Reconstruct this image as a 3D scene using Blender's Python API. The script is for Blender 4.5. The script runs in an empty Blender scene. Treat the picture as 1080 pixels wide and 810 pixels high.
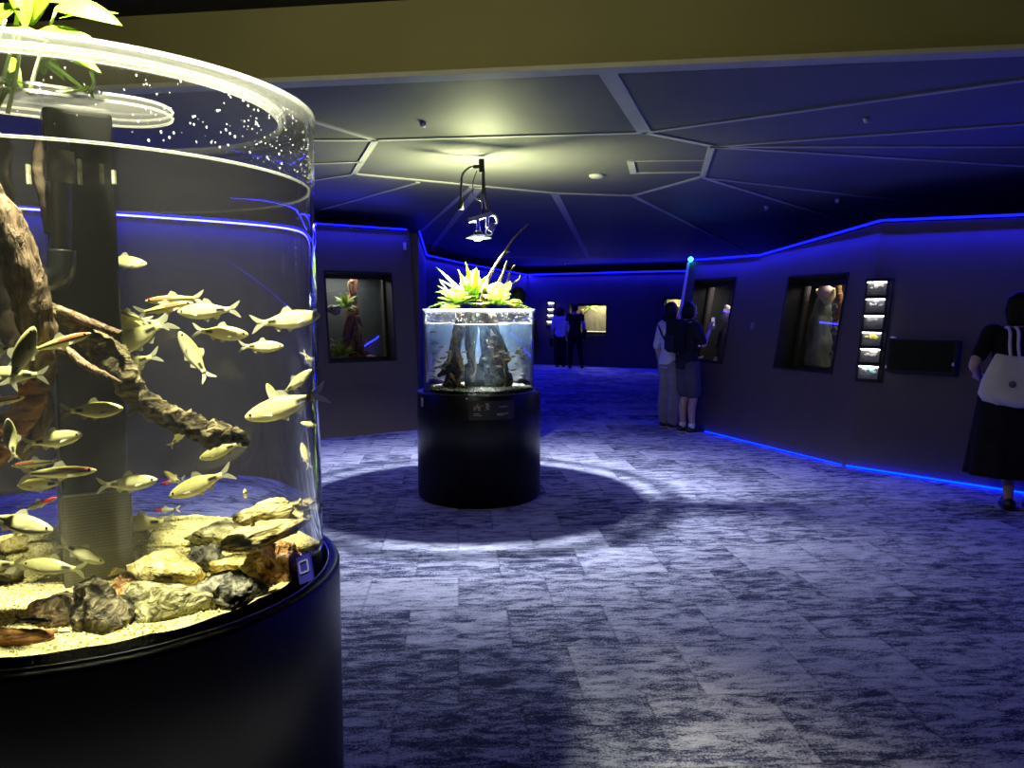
import bpy, bmesh, math, random
from mathutils import Vector, Matrix, Euler, noise
S = bpy.context.scene
COL = S.collection
rnd = random.Random(7)
PI = math.pi
F, HOR, EYE = 830.0, 328.0, 1.55
PITCH = math.atan((405 - HOR) / F)
CAMP = Vector((0, 0, EYE))

# ------------------------------------------------------------------ camera geometry helpers
def ray(px, py):
    a, b = (px - 540) / F, (405 - py) / F
    c, s = math.cos(PITCH), math.sin(PITCH)
    return Vector((a, c + b * s, -s + b * c))
def at(px, py, Y):
    d = ray(px, py); return CAMP + d * (Y / d.y)
def atz(px, py, Z):
    d = ray(px, py); return CAMP + d * ((Z - EYE) / d.z)
def fl(px, py): return atz(px, py, 0.0)

# ------------------------------------------------------------------ object helpers
def link(name, me, mat=None, parent=None, smooth=False):
    o = bpy.data.objects.new(name, me); COL.objects.link(o)
    if mat is not None:
        for m in (mat if isinstance(mat, (list, tuple)) else [mat]): me.materials.append(m)
    if smooth:
        for p in me.polygons: p.use_smooth = True
    if parent is not None: o.parent = parent
    return o
def obj(name, bm, mat, parent=None, smooth=False, recalc=True):
    if recalc: bmesh.ops.recalc_face_normals(bm, faces=bm.faces[:])
    me = bpy.data.meshes.new(name); bm.to_mesh(me); bm.free()
    return link(name, me, mat, parent, smooth)
def tag(o, label, cat, group=None, kind=None):
    if label: o['label'] = label
    if cat: o['category'] = cat
    if group: o['group'] = group
    if kind: o['kind'] = kind
    return o
def thing(name, label, cat, loc=(0, 0, 0), rz=0.0, group=None):
    o = bpy.data.objects.new(name, None); COL.objects.link(o)
    o.location = loc; o.rotation_euler = (0, 0, rz); o.empty_display_size = .1
    return tag(o, label, cat, group)
def struct(o): o['kind'] = 'structure'; return o

def box(bm, c, s, rot=None, mi=0):
    M = Matrix.Translation(Vector(c))
    if rot is not None: M = M @ rot.to_matrix().to_4x4() if isinstance(rot, Euler) else M @ rot
    r = bmesh.ops.create_cube(bm, size=1, matrix=M @ Matrix.Diagonal((s[0], s[1], s[2], 1)))
    for v in r['verts']:
        for f in v.link_faces: f.material_index = mi
    return r['verts']
def bbox_b(bm, c, s, b=.006, rot=None, seg=2):
    vs = box(bm, c, s, rot)
    es = list({e for v in vs for e in v.link_edges})
    bmesh.ops.bevel(bm, geom=es, offset=b, segments=seg, affect='EDGES', profile=.6)
def ring_frames(pts):
    n = len(pts); T = []
    for i in range(n):
        a, b = pts[max(0, i - 1)], pts[min(n - 1, i + 1)]
        t = (b - a); T.append(t.normalized() if t.length > 1e-9 else Vector((0, 0, 1)))
    ref = Vector((1, 0, 0)) if abs(T[0].x) < .8 else Vector((0, 1, 0))
    N = []
    u = (ref - T[0] * ref.dot(T[0])).normalized()
    for t in T:
        u = (u - t * u.dot(t))
        u = u.normalized() if u.length > 1e-6 else t.orthogonal().normalized()
        N.append((u.copy(), t.cross(u)))
    return T, N
def tube(bm, pts, rad, seg=10, caps=True, jitter=0.0, squash=None, seed=0):
    pts = [Vector(p) for p in pts]
    if not isinstance(rad, (list, tuple)): rad = [rad] * len(pts)
    T, N = ring_frames(pts); rings = []
    for i, p in enumerate(pts):
        u, w = N[i]; rg = []
        for k in range(seg):
            a = 2 * PI * k / seg
            q = u * math.cos(a) + w * math.sin(a)
            r = rad[i]
            if jitter:
                r *= 1 + jitter * noise.noise(Vector((math.cos(a) * 1.3, math.sin(a) * 1.3, i * .35)) + Vector((seed, seed * 1.7, 0)))
                r *= 1 + jitter * .7 * noise.noise(Vector((math.cos(a) * 4, math.sin(a) * 4, i * .9 + seed)))
            rg.append(bm.verts.new(p + q * r))
        rings.append(rg)
    for i in range(len(rings) - 1):
        for k in range(seg):
            k2 = (k + 1) % seg
            bm.faces.new((rings[i][k], rings[i][k2], rings[i + 1][k2], rings[i + 1][k]))
    if caps:
        bm.faces.new(rings[0][::-1]); bm.faces.new(rings[-1])
    return rings
def spline(pts, rads, n=6):
    """Catmull-Rom through pts and radii."""
    pts = [Vector(p) for p in pts]; P = [pts[0] * 2 - pts[1]] + pts + [pts[-1] * 2 - pts[-2]]
    R = [rads[0]] + list(rads) + [rads[-1]]
    op, orr = [], []
    for i in range(1, len(P) - 2):
        for k in range(n):
            t = k / n
            a, b, c, d = P[i - 1], P[i], P[i + 1], P[i + 2]
            op.append(.5 * ((2 * b) + (c - a) * t + (2 * a - 5 * b + 4 * c - d) * t * t + (3 * b - a - 3 * c + d) * t ** 3))
            orr.append(R[i] + (R[i + 1] - R[i]) * t)
    op.append(pts[-1]); orr.append(rads[-1])
    return op, orr
def lathe(bm, prof, seg=64, c=(0, 0, 0), close=False):
    """prof = [(r, z)...]; closed loop of profile when close."""
    rings = []
    for r, z in prof:
        rings.append([bm.verts.new((c[0] + r * math.cos(2 * PI * k / seg), c[1] + r * math.sin(2 * PI * k / seg), c[2] + z)) for k in range(seg)])
    n = len(rings)
    for i in range(n if close else n - 1):
        A, B = rings[i], rings[(i + 1) % n]
        for k in range(seg):
            k2 = (k + 1) % seg
            bm.faces.new((A[k], A[k2], B[k2], B[k]))
    return rings
def disc(bm, r, z, c=(0, 0), seg=64):
    vs = [bm.verts.new((c[0] + r * math.cos(2 * PI * k / seg), c[1] + r * math.sin(2 * PI * k / seg), z)) for k in range(seg)]
    return bm.faces.new(vs)
def ell(bm, c, r, sub=2, rot=None):
    M = Matrix.Translation(Vector(c))
    if rot is not None: M = M @ (rot.to_matrix().to_4x4() if isinstance(rot, Euler) else rot)
    return bmesh.ops.create_icosphere(bm, subdivisions=sub, radius=1, matrix=M @ Matrix.Diagonal((r[0], r[1], r[2], 1)))['verts']

# ------------------------------------------------------------------ materials
def mat(name):
    m = bpy.data.materials.new(name); m.use_nodes = True
    nt = m.node_tree
    for n in list(nt.nodes): nt.nodes.remove(n)
    out = nt.nodes.new('ShaderNodeOutputMaterial')
    return m, nt, out
def node(nt, t, **kw):
    n = nt.nodes.new('ShaderNode' + t)
    for k, v in kw.items():
        if k.startswith('i_'): n.inputs[k[2:].replace('_', ' ')].default_value = v
        else: setattr(n, k, v)
    return n
def c4(c): return (c[0], c[1], c[2], 1)
def principled(nt, out, col=(.5, .5, .5), rough=.6, metal=0.0, spec=.5):
    b = node(nt, 'BsdfPrincipled')
    b.inputs['Base Color'].default_value = c4(col); b.inputs['Roughness'].default_value = rough
    b.inputs['Metallic'].default_value = metal; b.inputs['Specular IOR Level'].default_value = spec
    nt.links.new(b.outputs[0], out.inputs[0]); return b
def ramp(nt, stops, interp='LINEAR'):
    r = node(nt, 'ValToRGB'); e = r.color_ramp.elements; r.color_ramp.interpolation = interp
    while len(e) < len(stops): e.new(.5)
    for x, (p, c) in zip(e, stops): x.position = p; x.color = c4(c)
    return r
def bump(nt, src, b, strength=.3, dist=.01):
    n = node(nt, 'Bump'); n.inputs['Strength'].default_value = strength; n.inputs['Distance'].default_value = dist
    nt.links.new(src, n.inputs['Height']); nt.links.new(n.outputs[0], b.inputs['Normal'])
def coords(nt, scale=(1, 1, 1), which='Object'):
    t = node(nt, 'TexCoord'); m = node(nt, 'Mapping'); m.inputs['Scale'].default_value = scale
    nt.links.new(t.outputs[which], m.inputs[0]); return m.outputs[0]
def plain(name, col, rough=.6, metal=0.0, spec=.5, var=.15, scale=8.0, bmp=0.0):
    m, nt, out = mat(name); b = principled(nt, out, col, rough, metal, spec)
    n = node(nt, 'TexNoise'); n.inputs['Scale'].default_value = scale; n.inputs['Detail'].default_value = 4
    nt.links.new(coords(nt), n.inputs['Vector'])
    lo = tuple(x * (1 - var) for x in col); hi = tuple(min(1, x * (1 + var)) for x in col)
    r = ramp(nt, [(.3, lo), (.7, hi)]); nt.links.new(n.outputs[0], r.inputs[0]); nt.links.new(r.outputs[0], b.inputs['Base Color'])
    if bmp: bump(nt, n.outputs[0], b, bmp, .01)
    return m
def emis(name, col, strength):
    m, nt, out = mat(name); e = node(nt, 'Emission'); e.inputs[0].default_value = c4(col); e.inputs[1].default_value = strength
    nt.links.new(e.outputs[0], out.inputs[0]); return m
def textured(name, stops, scale=6.0, rough=.8, bmp=.4, stretch=(1, 1, 1), detail=8, spec=.3, dist=.01, distort=0.0):
    m, nt, out = mat(name); b = principled(nt, out, (.5, .5, .5), rough, 0, spec)
    n = node(nt, 'TexNoise'); n.inputs['Scale'].default_value = scale; n.inputs['Detail'].default_value = detail; n.inputs['Distortion'].default_value = distort
    nt.links.new(coords(nt, stretch), n.inputs['Vector'])
    r = ramp(nt, stops); nt.links.new(n.outputs[0], r.inputs[0]); nt.links.new(r.outputs[0], b.inputs['Base Color'])
    bump(nt, n.outputs[0], b, bmp, dist); return m
def mk_clear(name, ior=1.45, tint=(1, 1, 1), milky=0.0, rough=0.0, thin=False, milk=(1, 1, 1), tir=False):
    """clear sheet: light passes almost straight through, mirror-like sheen by Fresnel"""
    m, nt, out = mat(name)
    if thin: g = node(nt, 'BsdfTransparent'); g.inputs[0].default_value = c4(tint)
    else:
        g = node(nt, 'BsdfGlass'); g.inputs['Color'].default_value = c4(tint); g.inputs['Roughness'].default_value = rough; g.inputs['IOR'].default_value = 1.012
    gl = node(nt, 'BsdfGlossy'); gl.inputs['Roughness'].default_value = .02
    if tir:      # a water surface: true Fresnel, mirror-like from below
        fr = node(nt, 'Fresnel'); fr.inputs[0].default_value = ior
    else:        # a sheet with two faces: Schlick curve
        lw = node(nt, 'LayerWeight'); lw.inputs[0].default_value = .5
        pw = node(nt, 'Math', operation='POWER'); nt.links.new(lw.outputs['Facing'], pw.inputs[0]); pw.inputs[1].default_value = 5
        fr = node(nt, 'MapRange'); fr.inputs['To Min'].default_value = ((ior - 1) / (ior + 1)) ** 2; fr.inputs['To Max'].default_value = .9; nt.links.new(pw.outputs[0], fr.inputs[0])
    mx = node(nt, 'MixShader'); nt.links.new(fr.outputs[0], mx.inputs[0]); nt.links.new(g.outputs[0], mx.inputs[1]); nt.links.new(gl.outputs[0], mx.inputs[2])
    o = mx.outputs[0]
    if milky:
        d = node(nt, 'BsdfDiffuse'); d.inputs[0].default_value = c4(milk); t = node(nt, 'BsdfTranslucent'); t.inputs[0].default_value = c4(milk)
        a = node(nt, 'MixShader'); a.inputs[0].default_value = .5; nt.links.new(d.outputs[0], a.inputs[1]); nt.links.new(t.outputs[0], a.inputs[2])
        b = node(nt, 'MixShader'); b.inputs[0].default_value = milky; nt.links.new(o, b.inputs[1]); nt.links.new(a.outputs[0], b.inputs[2]); o = b.outputs[0]
    nt.links.new(o, out.inputs[0]); return m
def mk_haze(name, dens, col):
    m, nt, out = mat(name); v = node(nt, 'VolumeScatter'); v.inputs['Color'].default_value = c4(col); v.inputs['Density'].default_value = dens
    nt.links.new(v.outputs[0], out.inputs['Volume']); return m

def mk_carpet():
    m, nt, out = mat('carpet_tiles'); b = principled(nt, out, (.3, .3, .4), .95, 0, .15)
    L = nt.links.new
    tc = node(nt, 'TexCoord')
    rotm = node(nt, 'Mapping'); rotm.inputs['Rotation'].default_value = (0, 0, math.radians(-4)); L(tc.outputs['Object'], rotm.inputs[0])
    # tile index: rows .25 m deep along y, planks 1 m along x with a half shift
    sx = node(nt, 'SeparateXYZ'); L(rotm.outputs[0], sx.inputs[0])
    def mth(op, a, b_=None):
        n = node(nt, 'Math', operation=op)
        for i, v in enumerate((a, b_)):
            if v is None: continue
            if isinstance(v, (int, float)): n.inputs[i].default_value = v
            else: L(v, n.inputs[i])
        return n.outputs[0]
    ty = mth('FLOOR', mth('DIVIDE', sx.outputs[1], .5))
    tx = mth('FLOOR', mth('ADD', mth('DIVIDE', sx.outputs[0], .5), mth('MULTIPLY', mth('MODULO', ty, 2.0), 0.5)))
    cv = node(nt, 'CombineXYZ'); L(tx, cv.inputs[0]); L(ty, cv.inputs[1])
    wn = node(nt, 'TexWhiteNoise', noise_dimensions='2D'); L(cv.outputs[0], wn.inputs['Vector'])
    off = node(nt, 'VectorMath', operation='SCALE'); off.inputs['Scale'].default_value = 20; L(wn.outputs['Color'], off.inputs[0])
    add = node(nt, 'VectorMath', operation='ADD'); L(rotm.outputs[0], add.inputs[0]); L(off.outputs[0], add.inputs[1])
    st = node(nt, 'Mapping'); st.inputs['Scale'].default_value = (4.2, 13, 1); L(add.outputs[0], st.inputs[0])
    n1 = node(nt, 'TexNoise'); n1.inputs['Scale'].default_value = 1.25; n1.inputs['Detail'].default_value = 9; n1.inputs['Roughness'].default_value = .78; n1.inputs['Distortion'].default_value = .4; L(st.outputs[0], n1.inputs['Vector'])
    n2 = node(nt, 'TexNoise'); n2.inputs['Scale'].default_value = 110; n2.inputs['Detail'].default_value = 2; L(rotm.outputs[0], n2.inputs['Vector'])
    v = mth('ADD', mth('ADD', n1.outputs[0], mth('MULTIPLY', mth('SUBTRACT', wn.outputs['Value'], .5), .10)), mth('MULTIPLY', mth('SUBTRACT', n2.outputs[0], .5), .35))
    r = ramp(nt, [(.385, (.025, .028, .075)), (.45, (.11, .12, .20)), (.53, (.34, .35, .47)), (.72, (.52, .53, .65))]); L(v, r.inputs[0])
    # seams
    fx = mth('FRACT', mth('ADD', mth('DIVIDE', sx.outputs[0], .5), mth('MULTIPLY', mth('MODULO', ty, 2.0), 0.5))); fy = mth('FRACT', mth('DIVIDE', sx.outputs[1], .5))
    ex = mth('MINIMUM', mth('MINIMUM', fx, mth('SUBTRACT', 1.0, fx)), mth('MINIMUM', fy, mth('SUBTRACT', 1.0, fy)))
    sm = node(nt, 'MapRange'); sm.inputs['From Min'].default_value = .006; sm.inputs['From Max'].default_value = .02; sm.inputs['To Min'].default_value = .72; L(ex, sm.inputs[0])
    mu = node(nt, 'MixRGB', blend_type='MULTIPLY'); mu.inputs[0].default_value = 1; L(r.outputs[0], mu.inputs[1]); L(sm.outputs[0], mu.inputs[2])
    L(mu.outputs[0], b.inputs['Base Color']); bump(nt, v, b, .35, .01)
    return m

M = {}
M['carpet'] = mk_carpet()
M['wall'] = plain('dark_wall_paint', (.088, .070, .074), .75, spec=.3, var=.06, scale=3)
M['ceil'] = plain('grey_ceiling_board', (.115, .115, .11), .6, spec=.35, var=.08, scale=2)
M['seam'] = plain('ceiling_batten_grey', (.42, .42, .40), .6, var=.08)
M['soffit'] = plain('olive_grey_soffit', (.24, .225, .11), .7, spec=.3, var=.06, scale=2)
M['black'] = plain('black_laminate', (.006, .006, .008), .34, spec=.28, var=.1)
M['matblack'] = plain('matt_black', (.012, .012, .013), .7, spec=.3)
M['blackplastic'] = plain('black_plastic', (.015, .016, .017), .35, spec=.5)
M['greypipe'] = plain('dark_grey_pipe', (.022, .025, .028), .35, spec=.5)
M['steel'] = plain('grey_steel', (.55, .55, .55), .35, metal=.8)
M['whitepl'] = plain('white_plastic', (.75, .75, .75), .5)
M['bluepl'] = plain('blue_coated_metal', (.03, .03, .35), .4)
M['led'] = emis('blue_led', (.0025, .004, 1.0), 6.5)
M['ledfloor'] = emis('azure_led', (.0, .008, 1.0), 22.0)
M['ledcyan'] = emis('cyan_led', (.02, .55, .9), 14.0)
M['bulb'] = emis('white_bulb', (.95, .97, 1.0), 60.0)
M['acryl'] = mk_clear('clear_acrylic', 1.40, (.985, .99, .985), milky=.003)
M['rim'] = mk_clear('polished_acrylic_rim', 1.45, (.95, .97, .96), milky=.02, thin=True)
M['edge'] = mk_clear('ground_acrylic_edge', 1.45, (.95, .97, .96), milky=.2, thin=True)
M['brace'] = mk_clear('acrylic_brace', 1.45, (.97, .98, .95), milky=.025, thin=True)
M['water'] = mk_clear('water_surface', 1.33, (.97, .985, .98), thin=True, tir=True)
M['drop'] = mk_clear('water_droplet', 1.33, (1, 1, 1), milky=.6, thin=True)
M['haze'] = mk_haze('water_haze', .027, (.92, .93, 1.0))  # extra haze stands in for the lit background bent through the water
M['haze2'] = mk_haze('water_haze_blue', .26, (.36, .60, 1.0))
M['acryldry'] = mk_clear('dry_acrylic', 1.40, (.985, .99, .985), milky=.003, thin=True)
M['glass'] = mk_clear('window_glass', 1.5, (.96, .97, .97), thin=True)

# fine strainer grille
def mk_grille():
    m, nt, out = mat('strainer_grille'); b = principled(nt, out, (.2, .2, .15), .6)
    v = coords(nt, (1, 1, 1)); sx = node(nt, 'SeparateXYZ'); nt.links.new(v, sx.inputs[0])
    w = []
    add = node(nt, 'Math', operation='ADD'); nt.links.new(sx.outputs[0], add.inputs[0]); nt.links.new(sx.outputs[1], add.inputs[1])
    for src in (add.outputs[0], sx.outputs[2]):
        a = node(nt, 'Math', operation='MULTIPLY'); nt.links.new(src, a.inputs[0]); a.inputs[1].default_value = 2 * PI / .0075
        s = node(nt, 'Math', operation='SINE'); nt.links.new(a.outputs[0], s.inputs[0]); w.append(s.outputs[0])
    mn = node(nt, 'Math', operation='MINIMUM'); nt.links.new(w[0], mn.inputs[0]); nt.links.new(w[1], mn.inputs[1])
    r = ramp(nt, [(.0, (.10, .095, .06)), (.35, (.012, .012, .01))]); nt.links.new(mn.outputs[0], r.inputs[0]); nt.links.new(r.outputs[0], b.inputs['Base Color'])
    return m
M['grille'] = mk_grille()

# ------------------------------------------------------------------ ROOM SHELL
CZ = 2.82
bm = bmesh.new()
for x0, x1, y0, y1 in [(-12, 14, -5, 28)]:
    nx, ny = 26, 33
    g = [[bm.verts.new((x0 + (x1 - x0) * i / nx, y0 + (y1 - y0) * j / ny, 0)) for i in range(nx + 1)] for j in range(ny + 1)]
    for j in range(ny):
        for i in range(nx): bm.faces.new((g[j][i], g[j][i + 1], g[j + 1][i + 1], g[j + 1][i]))
floor = struct(obj('floor', bm, M['carpet']))

bulkL, bulkR = atz(280, 88.5, CZ), atz(1080, 53.5, CZ)
bd = (bulkR - bulkL).normalized()
bA, bB = bulkL - bd * 10, bulkR + bd * 9
bm = bmesh.new()
# main ceiling, 12 cm thick slab from the bulkhead to behind the far wall
vs = [bm.verts.new(p) for p in (bA, bB, Vector((14, 28, CZ)), Vector((-12, 28, CZ)))]
f = bm.faces.new(vs); r = bmesh.ops.extrude_face_region(bm, geom=[f])
for v in r['geom']:
    if isinstance(v, bmesh.types.BMVert): v.co.z += .12
ceiling = struct(obj('ceiling', bm, M['ceil']))
# bulkhead face above the ceiling's near edge and the black ceiling over the camera
bn = Vector((bd.y, -bd.x, 0)); bn = -bn if bn.y > 0 else bn
bm = bmesh.new()
p = [bA, bB, bB + Vector((0, 0, .46)), bA + Vector((0, 0, .46))]
q = [v - bn * .10 for v in p]
p2 = [v + bn * .02 for v in p]
V = [bm.verts.new(v) for v in p2 + q]
for idx in ((0, 1, 2, 3), (7, 6, 5, 4), (0, 4, 5, 1), (1, 5, 6, 2), (2, 6, 7, 3), (3, 7, 4, 0)): bm.faces.new([V[i] for i in idx])
struct(obj('trim_1', bm, M['soffit']))
bm = bmesh.new()
mid = (bA + bB) / 2 + bn * .05
ang = math.atan2(bd.y, bd.x)
box(bm, (mid.x, mid.y, CZ - .012), ((bB - bA).length, .11, .026), Euler((0, 0, ang)))
struct(obj('trim_2', bm, M['seam']))
bm = bmesh.new()
z2 = CZ + .40
vs = [bm.verts.new(v) for v in (Vector((-12, -5, z2)), Vector((14, -5, z2)), bB.xy.to_3d() + Vector((0, 0, z2)), bA.xy.to_3d() + Vector((0, 0, z2)))]
f = bm.faces.new(vs); r = bmesh.ops.extrude_face_region(bm, geom=[f])
for v in r['geom']:
    if isinstance(v, bmesh.types.BMVert): v.co.z += .1
struct(obj('ceiling_front', bm, M['matblack']))

# ceiling battens (seams)
HEX = [(396, 147), (680, 139), (751, 153), (741, 186), (668, 206), (587, 203.5), (373, 183)]
seams = [(HEX[i], HEX[(i + 1) % 7], 0.05) for i in range(7)]
seams += [((396, 147), (320, 124), .05), ((396, 147), (320, 147), .05), ((381, 170), (320, 172), .04), ((373, 183), (320, 191), .04),
          ((440, 192), (320, 226), .05), ((497, 197), (444, 243), .05), ((505, 198), (447, 272), .085), ((585, 203.5), (621, 272), .085),
          ((668, 206), (800, 272), .06), ((741, 186.5), (892, 233), .05), ((741, 186.5), (1000, 217), .05), ((751, 154), (1120, 154), .05),
          ((751, 154), (1120, 177), .05), ((751, 154), (1120, 127), .05), ((680, 139), (1120, 78), .05), ((680, 139), (640, 74), .10),
          ((480, 271), (700, 271), .09)]
def seam_bm(a, b, w):
    A, B = atz(a[0], a[1], CZ), atz(b[0], b[1], CZ); d = B - A
    bm = bmesh.new(); box(bm, (A + B) / 2 + Vector((0, 0, -.004)), (d.length + .03, w, .012), Euler((0, 0, math.atan2(d.y, d.x))))
    return bm
for a, b, w in seams: obj('seam', seam_bm(a, b, w), M['seam'], ceiling)
# access panel set in the ceiling
for a, b, w in [((665, 169), (746, 168), .03), ((668, 182), (742, 181), .03), ((665, 169), (668, 182), .06)]:
    obj('panel_frame', seam_bm(a, b, w), M['seam'], ceiling)

# ------------------------------------------------------------------ leaning walls
class Wall:
    def __init__(s, A, B, lean, back):
        s.P = A.copy(); d = (B - A); d.z = 0; s.u = d.normalized()
        n = Vector((-s.u.y, s.u.x, 0))
        if n.dot(back) < 0: n = -n
        s.n0 = n; s.v = (n * lean + Vector((0, 0, 1))).normalized()
        s.n = s.u.cross(s.v).normalized()
        if s.n.dot(n) < 0: s.n = -s.n
    def hit(s, px, py):
        d = ray(px, py); t = (s.P - CAMP).dot(s.n) / d.dot(s.n); w = CAMP + d * t - s.P
        return w.dot(s.u), w.dot(s.v)
    def pt(s, u, v, d=0.0): return s.P + s.u * u + s.v * v + s.n * d
    def mat4(s, u, v, d=0.0):
        """x along wall, y into the wall, z up the wall"""
        m = Matrix((s.u, s.n, s.v)).transposed().to_4x4(); m.translation = s.pt(u, v, d); return m
def wall(name, W, u0, u1, top, holes=(), thick=.30, material=None, s0=0.0, s1=0.0):
    us = sorted({u0, u1} | {t[0] for t in top if u0 < t[0] < u1} | {h[0] for h in holes} | {h[1] for h in holes})
    def tz(u):
        if u <= top[0][0]: return top[0][1]
        for (a, za), (b, zb) in zip(top, top[1:]):
            if a <= u <= b: return za + (zb - za) * (u - a) / (b - a)
        return top[-1][1]
    bm = bmesh.new(); cache = {}
    def V(u, v):
        k = (round(u, 4), round(v, 4))
        if k not in cache: cache[k] = bm.verts.new(W.pt(u + (s0 * v if abs(u - u0) < 1e-6 else s1 * v if abs(u - u1) < 1e-6 else 0), v))
        return cache[k]
    for a, b in zip(us, us[1:]):
        m = (a + b) / 2; hs = [h for h in holes if h[0] - 1e-6 <= m <= h[1] + 1e-6]
        cuts = [(0.0, 0.0)]; spans = []
        lo = 0.0
        for h in hs: spans.append((lo, h[2])); lo = h[3]
        for z0, z1 in spans: bm.faces.new((V(a, z0), V(b, z0), V(b, z1), V(a, z1)))
        bm.faces.new((V(a, lo), V(b, lo), V(b, tz(b)), V(a, tz(a))))
    me = bpy.data.meshes.new(name); bm.normal_update()
    for f in bm.faces:
        if f.normal.dot(W.n) > 0: f.normal_flip()
    # thickness: extrude backwards
    r = bmesh.ops.extrude_face_region(bm, geom=bm.faces[:])
    mv = [g for g in r['geom'] if isinstance(g, bmesh.types.BMVert)]
    for v in mv: v.co += W.n * thick
    bmesh.ops.recalc_face_normals(bm, faces=bm.faces[:])
    bm.to_mesh(me); bm.free()
    return struct(link(name, me, material or M['wall']))
def quad_rect(W, tl, tr, br, bl):
    a, b, c, d = (W.hit(*p) for p in (tl, tr, br, bl))
    return ((a[0] + d[0]) / 2, (b[0] + c[0]) / 2, (c[1] + d[1]) / 2, (a[1] + b[1]) / 2)
BACK = Vector((0, 1, 0))
# left wall
WL = Wall(fl(340, 463), fl(438, 453.5), .10, BACK)
uE = WL.hit(438, 350)[0]
t0, t1 = WL.hit(338, 237.5), WL.hit(437, 245)
zl = (t0[1] + t1[1]) / 2
h1 = quad_rect(WL, (341, 285), (413.5, 287.5), (418, 380.5), (347, 383.5))
wl = wall('wall_left', WL, -8.0, uE, [(-8, zl), (uE, zl)], [h1], .32)
# right wall, two facets
RA0, RA1 = fl(700, 445), fl(892, 492.5)
WA = Wall(RA0, RA1, .17, Vector((1, .5, 0)))
uA1 = WA.hit(892, 492.5)[0]
tA = [WA.hit(722, 277), WA.hit(803, 271), WA.hit(900, 239)]
WB = Wall(RA1, fl(1045, 516), .17, Vector((1, .5, 0)))
tB = [WB.hit(900, 239), WB.hit(1080, 229.5)]
hA1 = quad_rect(WA, (730, 294), (774.5, 293), (765, 383.5), (722, 381))
hA2 = quad_rect(WA, (830, 290.5), (893.5, 288), (880, 395.5), (818, 388.5))
uAend = max(tA[2][0], uA1)
cd_ = WA.n.cross(WB.n).normalized(); cd_ = -cd_ if cd_.z < 0 else cd_
sA, sB = cd_.dot(WA.u) / cd_.dot(WA.v), cd_.dot(WB.u) / cd_.dot(WB.v)
tcor = tA[2][1]
wall('wall_right', WA, 0.0, uA1, [(0, tA[0][1]), (tA[1][0], tA[1][1]), (uA1, tcor)], [hA1, hA2], .34, s1=sA)
zB0 = tcor * cd_.dot(WB.v) / cd_.dot(WA.v); zB1 = tB[1][1] + (tB[1][1] - zB0) * (7 - tB[1][0]) / tB[1][0]; slopeB = (tB[1][1] - tB[0][1]) / (tB[1][0] - tB[0][0])
wall('wall_right_near', WB, 0.0, 7.0, [(0, zB0), (7, zB1)], [], .30, s0=sB)
# far walls
TOPZ = 2.60
def vwall(name, A, B, h, thick=.25, holes=(), back=BACK):
    W = Wall(A, B, 0.0, back); L = (B.xy - A.xy).length
    wall(name, W, 0, L, [(0, h), (L, h)], holes, thick); return W, L
cL = WL.pt(uE, 0)
pR = atz(449, 270, 2.58); pR.z = 0
pB = atz(490, 279, 2.58); pB.z = 0
pF0 = atz(556, 290.5, 2.58); pF0.z = 0
pF1 = fl(692, 389); 
W1, L1 = vwall('wall_left_return', cL + Vector((-.05, .33, 0)), pR, 2.58, .2, back=Vector((-1, 0, 0)))
W2, L2 = vwall('wall_back_left', pR, pB, 2.58, .25, back=Vector((-1, .3, 0)))
W3, L3 = vwall('wall_back_left_far', pB, pF0, 2.58, .25, back=Vector((-1, .3, 0)))
WF = Wall(pF0, pF1, 0.0, BACK); LF = (pF1.xy - pF0.xy).length
hF = quad_rect(WF, (600, 320), (640, 320), (640, 354), (600, 354))
wall('wall_far', WF, 0, LF, [(0, 2.58), (LF, 2.58)], [hF], .3)
pF2 = Vector((10.5, 19.0, 0))
WR = Wall(pF1, pF2, 0.0, BACK); LR = (pF2 - pF1).length
hR = quad_rect(WR, (700, 313), (722, 313), (722, 332), (700, 332))
wall('wall_far_right', WR, 0, LR, [(0, 2.58), (LR, 2.58)], [hR], .3)
# backs of the room, so no light comes from nowhere
for nm, c, s in [('wall_rear', (1, -5.1, 1.7), (26, .2, 3.6)), ('wall_outer_left', (-12.1, 11, 1.7), (.2, 34, 3.6)), ('wall_outer_right', (14.1, 11, 1.7), (.2, 34, 3.6)), ('wall_outer_far', (1, 28.1, 1.5), (26, .2, 3.2))]:
    bm = bmesh.new(); box(bm, c, s); struct(obj(nm, bm, M['wall']))
# white end post of the right wall's far edge
bm = bmesh.new()
a, b = WA.pt(0, 0, .0), WA.pt(0, tA[0][1], .0)
tube(bm, [a + Vector((-.02, 0, 0)), b + Vector((-.02, 0, 0))], .022, 6); struct(obj('trim_3', bm, plain('pale_edge_trim', (.5, .5, .55), .5)))

G_NEAR, G_FAR = 10.0, 14.0
# ------------------------------------------------------------------ LED strips
def led(name, pts, r, m, label, par=None, glow=0):
    bm = bmesh.new(); tube(bm, pts, r, 6)
    o = obj(name, bm, m, par); tag(o, label, 'led strip', 'blue light strips along the walls')
    if glow:
        for a, b in zip(pts, pts[1:]):
            d = (b - a); n = d.cross(Vector((0, 0, 1))).normalized()
            if n.dot(Vector((.5, 7, 0)) - (a + b) / 2) < 0: n = -n
            L_ = bpy.data.lights.new('strip_light', 'AREA'); L_.shape = 'RECTANGLE'; L_.size = d.length; L_.size_y = .03; L_.color = (.015, .015, 1.0); L_.energy = glow * d.length
            lo = bpy.data.objects.new('strip_light', L_); COL.objects.link(lo)
            Z = -(n * .5 + Vector((0, 0, -.85))).normalized(); X = d.normalized(); Y = Z.cross(X)
            mm = Matrix((X, Y, Z)).transposed().to_4x4(); mm.translation = (a + b) / 2 + n * .05 - Vector((0, 0, .03)); lo.matrix_world = mm
    return o
up = Vector((0, 0, .018))
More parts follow.
